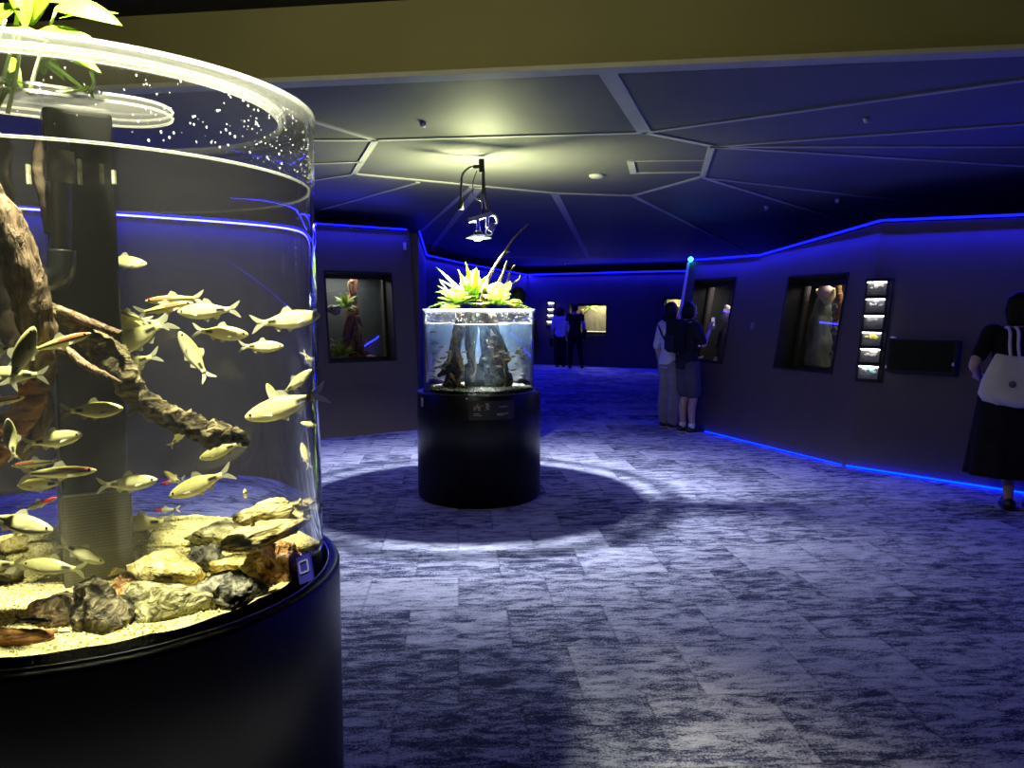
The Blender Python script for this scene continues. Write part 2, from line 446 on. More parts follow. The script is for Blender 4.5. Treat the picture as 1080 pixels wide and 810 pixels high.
led('led_strip', [WL.pt(-8, zl, -.02) + up, WL.pt(uE - .05, zl, -.02) + up], .011, M['led'], 'blue light strip along the top of the left wall above the planted window', glow=G_NEAR)
led('led_strip', [W1.pt(.0, 2.58, -.02) + up, W1.pt(L1, 2.58, -.02) + up], .011, M['led'], 'short blue light strip turning the corner behind the left wall', glow=G_NEAR)
led('led_strip', [W2.pt(.0, 2.58, -.02) + up, W2.pt(L2, 2.58, -.02) + up, W3.pt(L3, 2.58, -.02) + up], .012, M['led'], 'blue light strip running back above the round tank fern', glow=G_FAR)
led('led_strip', [WF.pt(0, 2.58, -.03) + up, WF.pt(LF, 2.58, -.03) + up, WR.pt(3.0, 2.58, -.03) + up], .018, M['led'], 'blue light strip along the top of the far wall above the standing couple', glow=G_FAR)
led('led_strip', [WA.pt(.15, tA[0][1] + .0, -.02) + up, WA.pt(tA[1][0], tA[1][1], -.02) + up], .012, M['led'], 'blue light strip on the right wall end above the two visitors with the backpack', glow=G_NEAR)
led('led_strip', [WA.pt(tA[1][0], tA[1][1], -.02) + up, WA.pt(uA1 + sA * tcor, tcor, -.02) + up], .012, M['led'], 'blue light strip rising along the sloped right wall top above the tall window', glow=G_NEAR)
led('led_strip', [WB.pt(sB * zB0, zB0, -.02) + up, WB.pt(7, zB1, -.02) + up], .012, M['led'], 'blue light strip on the right wall top above the lit picture panels', glow=G_NEAR)
bm = bmesh.new(); ell(bm, WA.pt(.05, tA[0][1] + .03, -.03), (.035, .035, .035)); o = obj('led_spot', bm, M['ledcyan'])
tag(o, 'cyan light point at the far top corner of the right wall', 'light')
dn = Vector((0, 0, .014))
led('floor_led_strip', [WA.pt(.9, 0, -.03) + dn, WA.pt(uA1 - .03, 0, -.03) + dn], .004, M['ledfloor'], 'azure light strip at the foot of the right wall behind the backpack visitor')
led('floor_led_strip', [WB.pt(.02, 0, -.03) + dn, WB.pt(7, 0, -.03) + dn], .009, M['ledfloor'], 'azure light strip at the foot of the right wall below the black display box')

P_CEN, P_BIG, EXPO = 1150, 680, 0.0
# ------------------------------------------------------------------ CYLINDER TANKS
def cyl_tank(name, label, c, R, Rp, zb, zw, zr, flange, haze, hz):
    t = thing(name, label, 'aquarium', (c[0], c[1], 0))
    w = .013
    bm = bmesh.new()   # black drum plinth, slightly wider than the glass, with a rounded top edge
    lathe(bm, [(.001, 0.0), (Rp - .03, 0.0), (Rp - .03, .03), (Rp, .035), (Rp, zb - .012), (Rp - .004, zb - .003), (Rp - .012, zb), (R + .012, zb), (R + .010, zb - .01), (.001, zb - .01)], 128)
    obj('plinth', bm, M['black'], t, True)
    bm = bmesh.new(); lathe(bm, [(R + .016, zb), (R + .016, zb + .003), (R + .012, zb + .003), (R + .012, zb)], 128, close=True)
    obj('base_ring', bm, M['steel'], t, True)
    bm = bmesh.new(); lathe(bm, [(R, zb - .005), (R, zw), (R, zr), (R - w, zr), (R - w, zw), (R - w, zb - .005)], 160, close=True)
    for f in bm.faces: f.material_index = 1 if f.calc_center_median().z > zw else 0
    obj('acrylic_wall', bm, [M['acryl'], M['acryldry']], t, True)
    bm = bmesh.new(); lathe(bm, [(R + .001, zr - .03), (R + .001, zr + .001), (R - flange, zr + .001), (R - flange, zr - .018), (R - w - .001, zr - .018), (R - w - .001, zr - .03)], 160, close=True)
    rim = obj('rim', bm, M['rim'], t, False)
    bm = bmesh.new()
    for rr, zz, e in ((R, zr, .004), (R - flange, zr - .009, .0055), (R - flange + .012, zr, .003)):
        lathe(bm, [(rr + e, zz - e), (rr + e, zz + e), (rr - e, zz + e), (rr - e, zz - e)], 160, close=True)
    obj('polished_edge', bm, M['edge'], rim, False)
    bm = bmesh.new(); disc(bm, R - w - .0005, zw, seg=160); water = obj('water', bm, M['water'], t)
    bm = bmesh.new(); e = .003
    lathe(bm, [(R - w, zw - e), (R - w - e * .5, zw + e), (R - w - 2 * e, zw), (R - w - e, zw - e)], 160, close=True)
    obj('water_line', bm, M['edge'], water, True)
    bm = bmesh.new(); lathe(bm, [(.001, hz), (R - w - .003, hz), (R - w - .003, zw - .004), (.001, zw - .004)], 96)
    obj('water_haze', bm, haze, water, True)
    return t
BC = (-1.0931, 2.0166); BR = .58; BZB, BZW, BZR = EYE - .6812, EYE + .3195, EYE + .5031
big = cyl_tank('cylinder_aquarium', 'large clear cylinder fish tank on black drum plinth, closest to the camera', BC, BR, .625, BZB, BZW, BZR, .085, M['haze'], BZB + .10)
CC = (-.276, 6.555); CR = .458; CZB, CZW, CZR = .895, 1.447, 1.562
cen = cyl_tank('cylinder_aquarium', 'smaller clear cylinder tank on black drum plinth under the hanging lamp in mid room', CC, CR, .515, CZB, CZW, CZR, .014, M['haze2'], CZB + .09)

def put(o, t):
    """place a child built in world coordinates under its thing"""
    bpy.context.view_layer.update()
    o.parent = t; o.matrix_parent_inverse = Matrix.Translation(-Vector(t.location)) if t.rotation_euler.z == 0 else t.matrix_world.inverted()
    return o
def wpart(name, bm, m, t, smooth=False):
    o = obj(name, bm, m, None, smooth); return put(o, t)

# interior: black overflow column, strainer, pipe, brace
colx, coly, colr = -1.065, 1.97, math.radians(33)
bm = bmesh.new(); bbox_b(bm, (colx, coly, (BZB + BZR - .03) / 2 + .12), (.148, .148, BZR - .03 - BZB - .24), .012, Euler((0, 0, colr)), 3)
column = wpart('overflow_column', bm, plain('black_acrylic_column', (.003, .003, .0035), .3, var=.1), big)
bm = bmesh.new(); bbox_b(bm, (colx, coly, BZB + .125), (.156, .156, .24), .012, Euler((0, 0, colr)), 3)
wpart('strainer', bm, M['grille'], big)
mslot = plain('slot_reflection_pale', (.5, .48, .35), .5)
for k in range(5):      # pale bars painting the bright reflections of holes near the column top
    a = at((42, 30, 84, 107, 120)[k], 182, 1.852 + (.0, .03, .0, .03, .07)[k])
    bm = bmesh.new(); bbox_b(bm, a, (.007, .012, .055), .002); wpart('slot_reflection', bm, mslot, big)
bm = bmesh.new()
pp = lambda x, y: at(x, y, 1.80)
pts, rr = spline([pp(64, 150), pp(64, 200), pp(64, 250), pp(64, 275)], [.0225] * 4, 3)
tube(bm, pts, rr, 18)
pipe = wpart('return_pipe', bm, M['greypipe'], big, True)
bm = bmesh.new()
tube(bm, [pp(64, 152), pp(64, 193)], .0305, 18)
wpart('pipe_coupling', bm, M['greypipe'], big, True)
bm = bmesh.new()
a = pp(65, 262); b = pp(63, 290)
pts, rr = spline([pp(65, 263), pp(65, 275), pp(63, 287), pp(56, 292), pp(46, 292), pp(38, 291)], [.029] * 6, 5)
tube(bm, pts, rr, 18); wpart('pipe_elbow', bm, M['greypipe'], big, True)
# clear rounded brace plate across the rim
bm = bmesh.new()
bc = Vector((-1.24, 1.78, BZR - .012)); e = Vector((-.965, 1.965, BZR - .012)); dd = (e - bc).normalized(); nn = Vector((-dd.y, dd.x, 0))
out = [bc - nn * .13, ]
for k in range(13):
    a = -PI / 2 + PI * k / 12
    out.append(e + dd * (.13 * math.cos(a)) + nn * (.13 * math.sin(a)))
out.append(bc + nn * .13)
f = bm.faces.new([bm.verts.new(p) for p in out]); r = bmesh.ops.extrude_face_region(bm, geom=[f])
for v in r['geom']:
    if isinstance(v, bmesh.types.BMVert): v.co.z -= .016
brace = wpart('brace_plate', bm, M['brace'], big)
bm = bmesh.new()
for zo in (0, -.016): tube(bm, [p + Vector((0, 0, zo)) for p in out], .003, 6)
wpart('brace_edge', bm, M['edge'], big)
# water droplets on the glass above the water line
bm = bmesh.new()
for k in range(520):
    a = rnd.uniform(-.9, 2.7); z = BZW + .012 + (BZR - BZW - .04) * rnd.random() ** .8; s = rnd.uniform(.0010, .0026)
    far = rnd.random() < .8
    rr_ = BR - .014 if far else BR + .001
    if not far: a = rnd.uniform(-1.5, -.2); s *= .7
    ell(bm, (BC[0] + rr_ * math.cos(a), BC[1] + rr_ * math.sin(a), z), (s, s, s * 1.25), 1)
o = wpart('water_droplets', bm, M['drop'], big, True); o['kind'] = 'stuff'
bm = bmesh.new()
for k in range(260):
    a = rnd.uniform(0, 2 * PI); z = rnd.uniform(CZW + .01, CZR - .02); s = rnd.uniform(.0012, .003)
    ell(bm, (CC[0] + (CR - .014) * math.cos(a), CC[1] + (CR - .014) * math.sin(a), z), (s, s, s * 1.2), 1)
o = wpart('water_droplets', bm, M['drop'], cen, True); o['kind'] = 'stuff'

# ---- gravel
def mk_gravel(name, stops, scale):
    m, nt, out = mat(name); b = principled(nt, out, (.5, .5, .5), .85, 0, .25)
    v = node(nt, 'TexVoronoi'); v.inputs['Scale'].default_value = scale; nt.links.new(coords(nt), v.inputs['Vector'])
    sp = node(nt, 'SeparateColor'); nt.links.new(v.outputs['Color'], sp.inputs[0])
    r = ramp(nt, stops); nt.links.new(sp.outputs[0], r.inputs[0]); nt.links.new(r.outputs[0], b.inputs['Base Color'])
    bump(nt, v.outputs['Distance'], b, .8, .006); return m
gst = [(.0, (.36, .31, .11)), (.3, (.72, .64, .27)), (.7, (.86, .78, .38)), (1, (.93, .88, .55))]
M['gravel'] = mk_gravel('pale_yellow_gravel', gst, 170)
M['gravel2'] = mk_gravel('grey_gravel', [(.0, (.10, .10, .09)), (.35, (.30, .29, .26)), (.7, (.52, .51, .46)), (1, (.7, .69, .64))], 60)
def gravel(c, R, zb, z, mt, label, grains, gs, hfun=lambda x, y: 0, grp=None):
    bm = bmesh.new(); nr = 26; seg = 96; prev = None
    cv = bm.verts.new((c[0], c[1], z + hfun(0, 0)))
    for i in range(1, nr + 1):
        r = R * i / nr; ring = []
        for k in range(seg):
            a = 2 * PI * k / seg; x, y = r * math.cos(a), r * math.sin(a)
            h = z + hfun(x, y) + .006 * noise.noise(Vector((x * 14, y * 14, 3)))
            ring.append(bm.verts.new((c[0] + x, c[1] + y, h)))
        for k in range(seg):
            k2 = (k + 1) % seg
            if prev is None: bm.faces.new((cv, ring[k], ring[k2]))
            else: bm.faces.new((prev[k], ring[k], ring[k2], prev[k2]))
        prev = ring
    low = [bm.verts.new((v.co.x, v.co.y, zb + .0)) for v in prev]
    for k in range(seg): bm.faces.new((prev[k], low[k], low[(k + 1) % seg], prev[(k + 1) % seg]))
    bm.faces.new(low[::-1])
    for k in range(grains):
        r = R * math.sqrt(rnd.random()) * .985; a = rnd.uniform(0, 2 * PI); x, y = r * math.cos(a), r * math.sin(a)
        if c is BC and y > .25 and rnd.random() < .6: continue
        s = gs * rnd.uniform(.6, 1.3)
        h = z + hfun(x, y) + .006 * noise.noise(Vector((x * 14, y * 14, 3)))
        M4 = Matrix.Translation((c[0] + x, c[1] + y, h + s * .2)) @ Euler((rnd.uniform(0, 6), rnd.uniform(0, 6), rnd.uniform(0, 6))).to_matrix().to_4x4() @ Matrix.Diagonal((s, s * rnd.uniform(.6, 1), s * .6, 1))
        bmesh.ops.create_icosphere(bm, subdivisions=1, radius=1, matrix=M4) if s > .02 else _octa(bm, M4)
    o = obj('gravel', bm, mt); return tag(o, label, 'gravel', None, 'stuff')
def _octa(bm, M4):
    v = [bm.verts.new(M4 @ Vector(p)) for p in ((1, 0, 0), (0, 1, 0), (-1, 0, 0), (0, -1, 0), (0, 0, 1), (0, 0, -1))]
    for i in range(4):
        bm.faces.new((v[i], v[(i + 1) % 4], v[4])); bm.faces.new((v[(i + 1) % 4], v[i], v[5]))
GZ = BZB + .014
hb = lambda x, y: .004 + .004 * y
gravel(BC, BR - .0145, BZB - .004, GZ, M['gravel'], 'pale yellow gravel bed on the floor of the large cylinder tank', 9000, .0042, hb)
gravel(CC, CR - .0145, CZB - .004, CZB + .03, M['gravel2'], 'grey and cream gravel bed in the smaller cylinder tank', 1500, .013)

# ---- rocks
def mk_rock(name, stops, scale=38, bmp=1.0, stretch=(1, 1, 1)):
    return textured(name, stops, scale, .85, bmp, stretch, 10, .2, .03, .8)
RK = {
 'yellow': mk_rock('yellow_stone', [(.30, (.22, .17, .06)), (.45, (.55, .45, .16)), (.6, (.72, .62, .28)), (.75, (.80, .74, .45))]),
 'grey': mk_rock('grey_stone', [(.32, (.05, .05, .045)), (.48, (.22, .21, .17)), (.6, (.38, .36, .28)), (.75, (.55, .53, .42))]),
 'dark': mk_rock('dark_stone', [(.35, (.02, .017, .012)), (.5, (.10, .085, .055)), (.62, (.24, .21, .13)), (.78, (.42, .39, .28))]),
 'olive': mk_rock('olive_stone', [(.33, (.11, .10, .05)), (.48, (.34, .32, .15)), (.62, (.52, .50, .30)), (.78, (.68, .66, .5))]),
 'orange': mk_rock('orange_stone', [(.33, (.20, .09, .03)), (.47, (.52, .28, .10)), (.6, (.70, .46, .25)), (.78, (.78, .60, .25))]),
 'brown': mk_rock('brown_stone', [(.33, (.08, .055, .03)), (.48, (.26, .19, .11)), (.62, (.42, .34, .22)), (.78, (.56, .50, .38))]),
 'layer': mk_rock('layered_yellow_stone', [(.33, (.16, .13, .05)), (.45, (.50, .43, .18)), (.6, (.70, .62, .32)), (.78, (.80, .76, .5))], 14, 1.0, (1, 3, 5)),
}
def rock_bm(size, seed, sharp=.35, cuts=6, sub=4, rough=.12):
    bm = bmesh.new(); bmesh.ops.create_icosphere(bm, subdivisions=sub, radius=1)
    r = random.Random(seed); pl = []
    for k in range(cuts):
        n = Vector((r.uniform(-1, 1), r.uniform(-1, 1), r.uniform(-.7, 1))).normalized(); pl.append((n, r.uniform(.55, .85)))
    for v in bm.verts:
        p = v.co.copy()
        for n, d in pl:
            e = p.dot(n) - d
            if e > 0: p -= n * e * (.6 + sharp)
        q = p * 1.6 + Vector((seed * 3.1, seed * 1.3, 0))
        p *= 1 + rough * 1.5 * noise.noise(q) + rough * 1.1 * abs(noise.noise(q * 2.7)) + rough * .6 * noise.noise(q * 6.5) + rough * .35 * noise.noise(q * 14)
        v.co = Vector((p.x * size[0] / 2, p.y * size[1] / 2, p.z * size[2] / 2))
    return bm
def rock(x0, x1, ytop, ybot, kind, label, rz=0., depth=1.0, seed=None, zg=None, tilt=0., cuts=8, rough=.17, Y=None, name='rock', cat='rock', group=None, mt=None):
    """x0..x1, ytop..ybot: where it shows; rests on the gravel"""
    seed = seed or rnd.randint(1, 9999)
    cx = (x0 + x1) / 2
    z = GZ + .006 if zg is None else zg
    b = atz(cx, ybot, z) if Y is None else at(cx, ybot, Y)
    w = (x1 - x0) / F * b.y * 1.12; h = (ybot - ytop) / F * b.y
    dpt = w * depth
    vis = max(.35 * h, h - dpt * .30)
    bm = rock_bm((w * 1.1, dpt * 1.1, vis * 1.6), seed, cuts=cuts, rough=rough)
    o = obj(name, bm, mt or RK[kind], None, True)
    o.location = (b.x, b.y + dpt * .42, (z if Y is None else b.z) + vis * .38); o.rotation_euler = (0, tilt, rz)
    return tag(o, label, cat, group)
rock(22, 72, 616, 658, 'brown', 'brown wedge stone leaning at the foot of the black strainer column', .2, .9, 11, cuts=9)
rock(64, 122, 605, 662, 'dark', 'dark craggy stone full of holes beside the brown wedge', .1, .9, 23, rough=.22)
rock(108, 140, 602, 642, 'orange', 'small ochre stone tucked behind the dark craggy stone', .4, .9, 31)
rock(122, 212, 606, 651, 'olive', 'long flat-topped stone with a dark front face at the tank front', .15, .55, 47, cuts=10, tilt=.06)
rock(205, 268, 598, 640, 'grey', 'grey lichened stone nearest the front glass right of the flat-topped stone', .5, .75, 53, cuts=9)
rock(192, 268, 530, 578, 'olive', 'big olive boulder far back behind the yellow gravel slope', .2, .9, 67, cuts=8, rough=.16)
def slab(a, b, th, Y, kind, label, seed, depth=.10):
    A, B = at(a[0], a[1], Y[0]), at(b[0], b[1], Y[1]); d = B - A; t_ = th / F * Y[0]
    o = obj('rock', rock_bm((d.length * 1.15, depth, t_ * 1.5), seed, cuts=9, rough=.15), RK[kind], None, True)
    X = d.normalized(); Yv = Vector((-X.y, X.x, 0)).normalized(); Z = X.cross(Yv); m = Matrix((X, Yv, Z)).transposed().to_4x4(); m.translation = (A + B) / 2; o.matrix_world = m
    return tag(o, label, 'rock')
slab((252, 546), (304, 533), 20, (1.98, 2.02), 'layer', 'yellow slab of stone behind the olive boulder', 71)
slab((234, 574), (325, 547), 16, (1.80, 2.06), 'layer', 'long yellow layered slab lying slantwise, lowest of the three by the right glass', 83)
slab((256, 561), (327, 535), 15, (1.90, 2.12), 'layer', 'yellow layered slab by the right glass, middle one of the three', 86)
slab((292, 544), (328, 524), 12, (2.06, 2.17), 'layer', 'yellow layered slab by the right glass, topmost of the three', 89, .07)
rock(272, 322, 564, 614, 'orange', 'pinkish orange rock by the front glass next to the blue card', .3, .8, 97, cuts=7)
rock(214, 282, 574, 612, 'yellow', 'pale yellow crumbly rock between the grey lichened and orange rocks', .2, .8, 101, rough=.18)
rock(128, 196, 572, 622, 'yellow', 'broad yellow mound stone behind the flat-topped stone', .1, .85, 113, rough=.15)
rock(96, 136, 576, 606, 'yellow', 'small yellow stone at the right corner of the strainer', .7, .8, 127)
rock(196, 232, 568, 600, 'grey', 'small grey-flecked stone on the gravel in mid tank', .3, .8, 131)
rock(-30, 10, 578, 614, 'dark', 'dark brown stone cut off at the left picture edge', .3, .8, 139)
rock(-20, 22, 556, 580, 'yellow', 'yellow-green stone far left behind the big snout-nosed fish', .3, .8, 149)
# ---- driftwood
M['wood'] = textured('driftwood_tan', [(.30, (.03, .02, .012)), (.45, (.13, .09, .055)), (.6, (.23, .165, .11)), (.78, (.36, .28, .20))], 22, .85, 1.0, (2.2, 2.2, .6), 9, .15, .02, .8)
M['woodo'] = textured('driftwood_orange', [(.30, (.06, .022, .008)), (.45, (.24, .10, .03)), (.6, (.38, .19, .07)), (.78, (.50, .31, .16))], 20, .85, 1.0, (1, 1, 3), 9, .15, .02, .6)
M['woodm'] = textured('driftwood_mossy', [(.34, (.014, .012, .006)), (.47, (.075, .06, .03)), (.6, (.16, .135, .07)), (.76, (.40, .33, .20))], 26, .85, 1.0, (1, 1, 1.6), 10, .15, .03, .9)
M['woodd'] = textured('driftwood_dark', [(.30, (.012, .009, .006)), (.5, (.05, .035, .022)), (.75, (.14, .10, .07))], 8, .85, .9, (2, 2, .8), 9, .2, .01, .5)
M['woodr'] = textured('driftwood_red', [(.30, (.03, .012, .008)), (.48, (.14, .06, .035)), (.62, (.28, .13, .07)), (.78, (.42, .24, .14))], 8, .85, .9, (2, 2, .8), 9, .2, .01, .5)
def wood(bm, pix, Ys, n=8, seg=20, jit=.20, seed=1):
    P, R_ = [], []
    for (x, y, r), Y in zip(pix, Ys): P.append(at(x, y, Y)); R_.append(r / F * Y)
    pts, rr = spline(P, R_, n); tube(bm, pts, rr, seg, jitter=jit, seed=seed)
bm = bmesh.new()
wood(bm, [(-60, 172, 20), (-20, 205, 20), (10, 248, 20), (27, 295, 19), (38, 340, 18), (43, 380, 15), (40, 405, 14)], [1.62, 1.62, 1.63, 1.64, 1.65, 1.66, 1.66], seed=3)
root = obj('driftwood', bm, M['wood'], None, True); tag(root, 'thick tan driftwood trunk slanting in from the upper left of the large tank', 'driftwood')
bm = bmesh.new(); wood(bm, [(40, 398, 14), (30, 425, 14), (8, 458, 15), (-25, 495, 16), (-60, 560, 17), (-80, 640, 18)], [1.66, 1.65, 1.63, 1.62, 1.62, 1.65], seed=9)
obj('orange_stem', bm, M['woodo'], root, True)
bm = bmesh.new(); wood(bm, [(40, 410, 9), (46, 425, 10), (40, 455, 9), (20, 480, 6)], [1.68, 1.69, 1.69, 1.69], seed=14); obj('stub', bm, M['wood'], root, True)
bm = bmesh.new(); wood(bm, [(52, 370, 6), (68, 368, 5), (88, 383, 4.5), (108, 394, 4), (128, 403, 1.5)], [1.665, 1.66, 1.65, 1.65, 1.65], seg=10, seed=5)
obj('twig', bm, M['wood'], root, True)
bm = bmesh.new()
wood(bm, [(44, 318, 4), (62, 330, 7), (84, 346, 11), (106, 366, 17), (128, 390, 15), (148, 418, 12), (172, 434, 12), (198, 446, 13), (222, 456, 15), (242, 457, 9), (256, 462, 6), (259, 470, 3)], [1.70, 1.70, 1.71, 1.72, 1.72, 1.73, 1.74, 1.75, 1.76, 1.77, 1.78, 1.78], seed=21, jit=.36)
br = obj('driftwood', bm, M['woodm'], None, True); tag(br, 'dark mossy driftwood branch reaching right in front of the black column', 'driftwood')
bm = bmesh.new(); wood(bm, [(150, 424, 6), (142, 432, 4), (134, 439, 2)], [1.73, 1.74, 1.75], seg=8); obj('twig', bm, M['woodd'], br, True)
bm = bmesh.new(); wood(bm, [(62, 326, 5), (96, 340, 5), (127, 352, 4)], [1.69, 1.69, 1.70], seg=8, seed=8); obj('pale_ridge', bm, M['wood'], br, True)
bm = bmesh.new(); wood(bm, [(-30, 140, 24), (-14, 200, 24), (-6, 260, 20), (4, 310, 16), (12, 345, 12), (17, 370, 8)], [1.84] * 6, seed=33)
o = obj('driftwood', bm, M['woodd'], None, True); tag(o, 'almost black driftwood root hanging at the left picture edge behind the tan trunk', 'driftwood')
bm = bmesh.new(); wood(bm, [(36, 150, 6), (40, 185, 5), (48, 212, 6), (52, 232, 7), (48, 246, 2)], [1.80] * 5, seed=37)
bm2 = None
o = obj('driftwood', bm, M['woodd'], None, True); tag(o, 'small dark root tip hanging left of the grey pipe', 'driftwood')
bm = bmesh.new(); wood(bm, [(-60, 670, 10), (-10, 671, 11), (30, 672, 10), (57, 671, 8)], [1.53, 1.53, 1.54, 1.56], seed=41, jit=.2)
o = obj('driftwood', bm, M['woodo'], None, True); tag(o, 'short orange-brown wood piece lying on gravel at the front left', 'driftwood')

# ------------------------------------------------------------------ FISH
def mk_fish(name, top, side, belly, kind):
    m, nt, out = mat(name); b = principled(nt, out, side, .35, 0, .6)
    tc = node(nt, 'TexCoord'); sx = node(nt, 'SeparateXYZ'); nt.links.new(tc.outputs['Object'], sx.inputs[0])
    L = nt.links.new
    mr = node(nt, 'MapRange'); mr.inputs['From Min'].default_value = -.14; mr.inputs['From Max'].default_value = .14; L(sx.outputs[2], mr.inputs[0])
    r = ramp(nt, [(.15, belly), (.5, side), (.85, top)]); L(mr.outputs[0], r.inputs[0])
    col = r.outputs[0]
    def mask(x0, x1, z0, z1, soft=.012):
        o = None
        for src, lo, hi in ((sx.outputs[0], x0, x1), (sx.outputs[2], z0, z1)):
            for v, sgn in ((lo, 1), (hi, -1)):
                k = node(nt, 'MapRange'); k.inputs['From Min'].default_value = v - soft * sgn; k.inputs['From Max'].default_value = v + soft * sgn; L(src, k.inputs[0])
                if o is None: o = k.outputs[0]
                else:
                    mm = node(nt, 'Math', operation='MULTIPLY'); L(o, mm.inputs[0]); L(k.outputs[0], mm.inputs[1]); o = mm.outputs[0]
        return o
    def over(col, fac, c):
        x = node(nt, 'MixRGB'); L(fac, x.inputs[0]); L(col, x.inputs[1]); x.inputs[2].default_value = c4(c); return x.outputs[0]
    if kind == 'A': col = over(col, mask(-.29, -.15, -.030, .034, .02), (.01, .01, .008))
    if kind == 'B':
        col = over(col, mask(-.35, .44, -.018, .010, .010), (.012, .012, .01)); col = over(col, mask(.0, .5, .012, .05), (.55, .10, .05))
    if kind == 'C': col = over(col, mask(.12, .6, -.2, .2, .03), (.65, .05, .04)); col = over(col, mask(-.45, -.3, -.2, .2, .02), (.02, .02, .02))
    n = node(nt, 'TexVoronoi'); n.inputs['Scale'].default_value = 26; L(tc.outputs['Object'], n.inputs['Vector'])
    L(col, b.inputs['Base Color']); bump(nt, n.outputs['Distance'], b, .06, .004)
    return m
M['fA'] = mk_fish('silver_yellow_fish_skin', (.46, .46, .15), (.72, .71, .36), (.90, .89, .66), 'A')
M['fY'] = mk_fish('bright_yellow_fish_skin', (.62, .57, .16), (.85, .80, .36), (.90, .88, .66), 'A')
M['fG'] = mk_fish('olive_green_fish_skin', (.32, .32, .11), (.52, .51, .22), (.68, .66, .38), 'A')
M['fB'] = mk_fish('striped_fish_skin', (.36, .36, .10), (.66, .62, .20), (.80, .76, .40), 'B')
M['fC'] = mk_fish('red_nosed_fish_skin', (.30, .30, .22), (.45, .44, .34), (.60, .58, .48), 'C')
M['fO'] = mk_fish('small_orange_fish_skin', (.75, .38, .16), (.85, .55, .35), (.9, .8, .7), 'O')
M['fD'] = mk_fish('black_fish_skin', (.012, .006, .005), (.02, .008, .007), (.03, .015, .012), 'D')
def mk_fin(name, col):
    m, nt, out = mat(name); d = node(nt, 'BsdfDiffuse'); d.inputs[0].default_value = c4(col); t = node(nt, 'BsdfTranslucent'); t.inputs[0].default_value = c4(col)
    tr = node(nt, 'BsdfTransparent'); a = node(nt, 'MixShader'); nt.links.new(d.outputs[0], a.inputs[1]); nt.links.new(t.outputs[0], a.inputs[2])
    b = node(nt, 'MixShader'); b.inputs[0].default_value = .35; nt.links.new(a.outputs[0], b.inputs[1]); nt.links.new(tr.outputs[0], b.inputs[2]); nt.links.new(b.outputs[0], out.inputs[0]); return m
M['fin'] = mk_fin('pale_fin', (.68, .68, .55)); M['fing'] = mk_fin('olive_fin', (.35, .35, .17)); M['find'] = mk_fin('dark_fin', (.05, .045, .04))
M['eye'] = plain('fish_eye', (.01, .01, .01), .15, spec=.8)
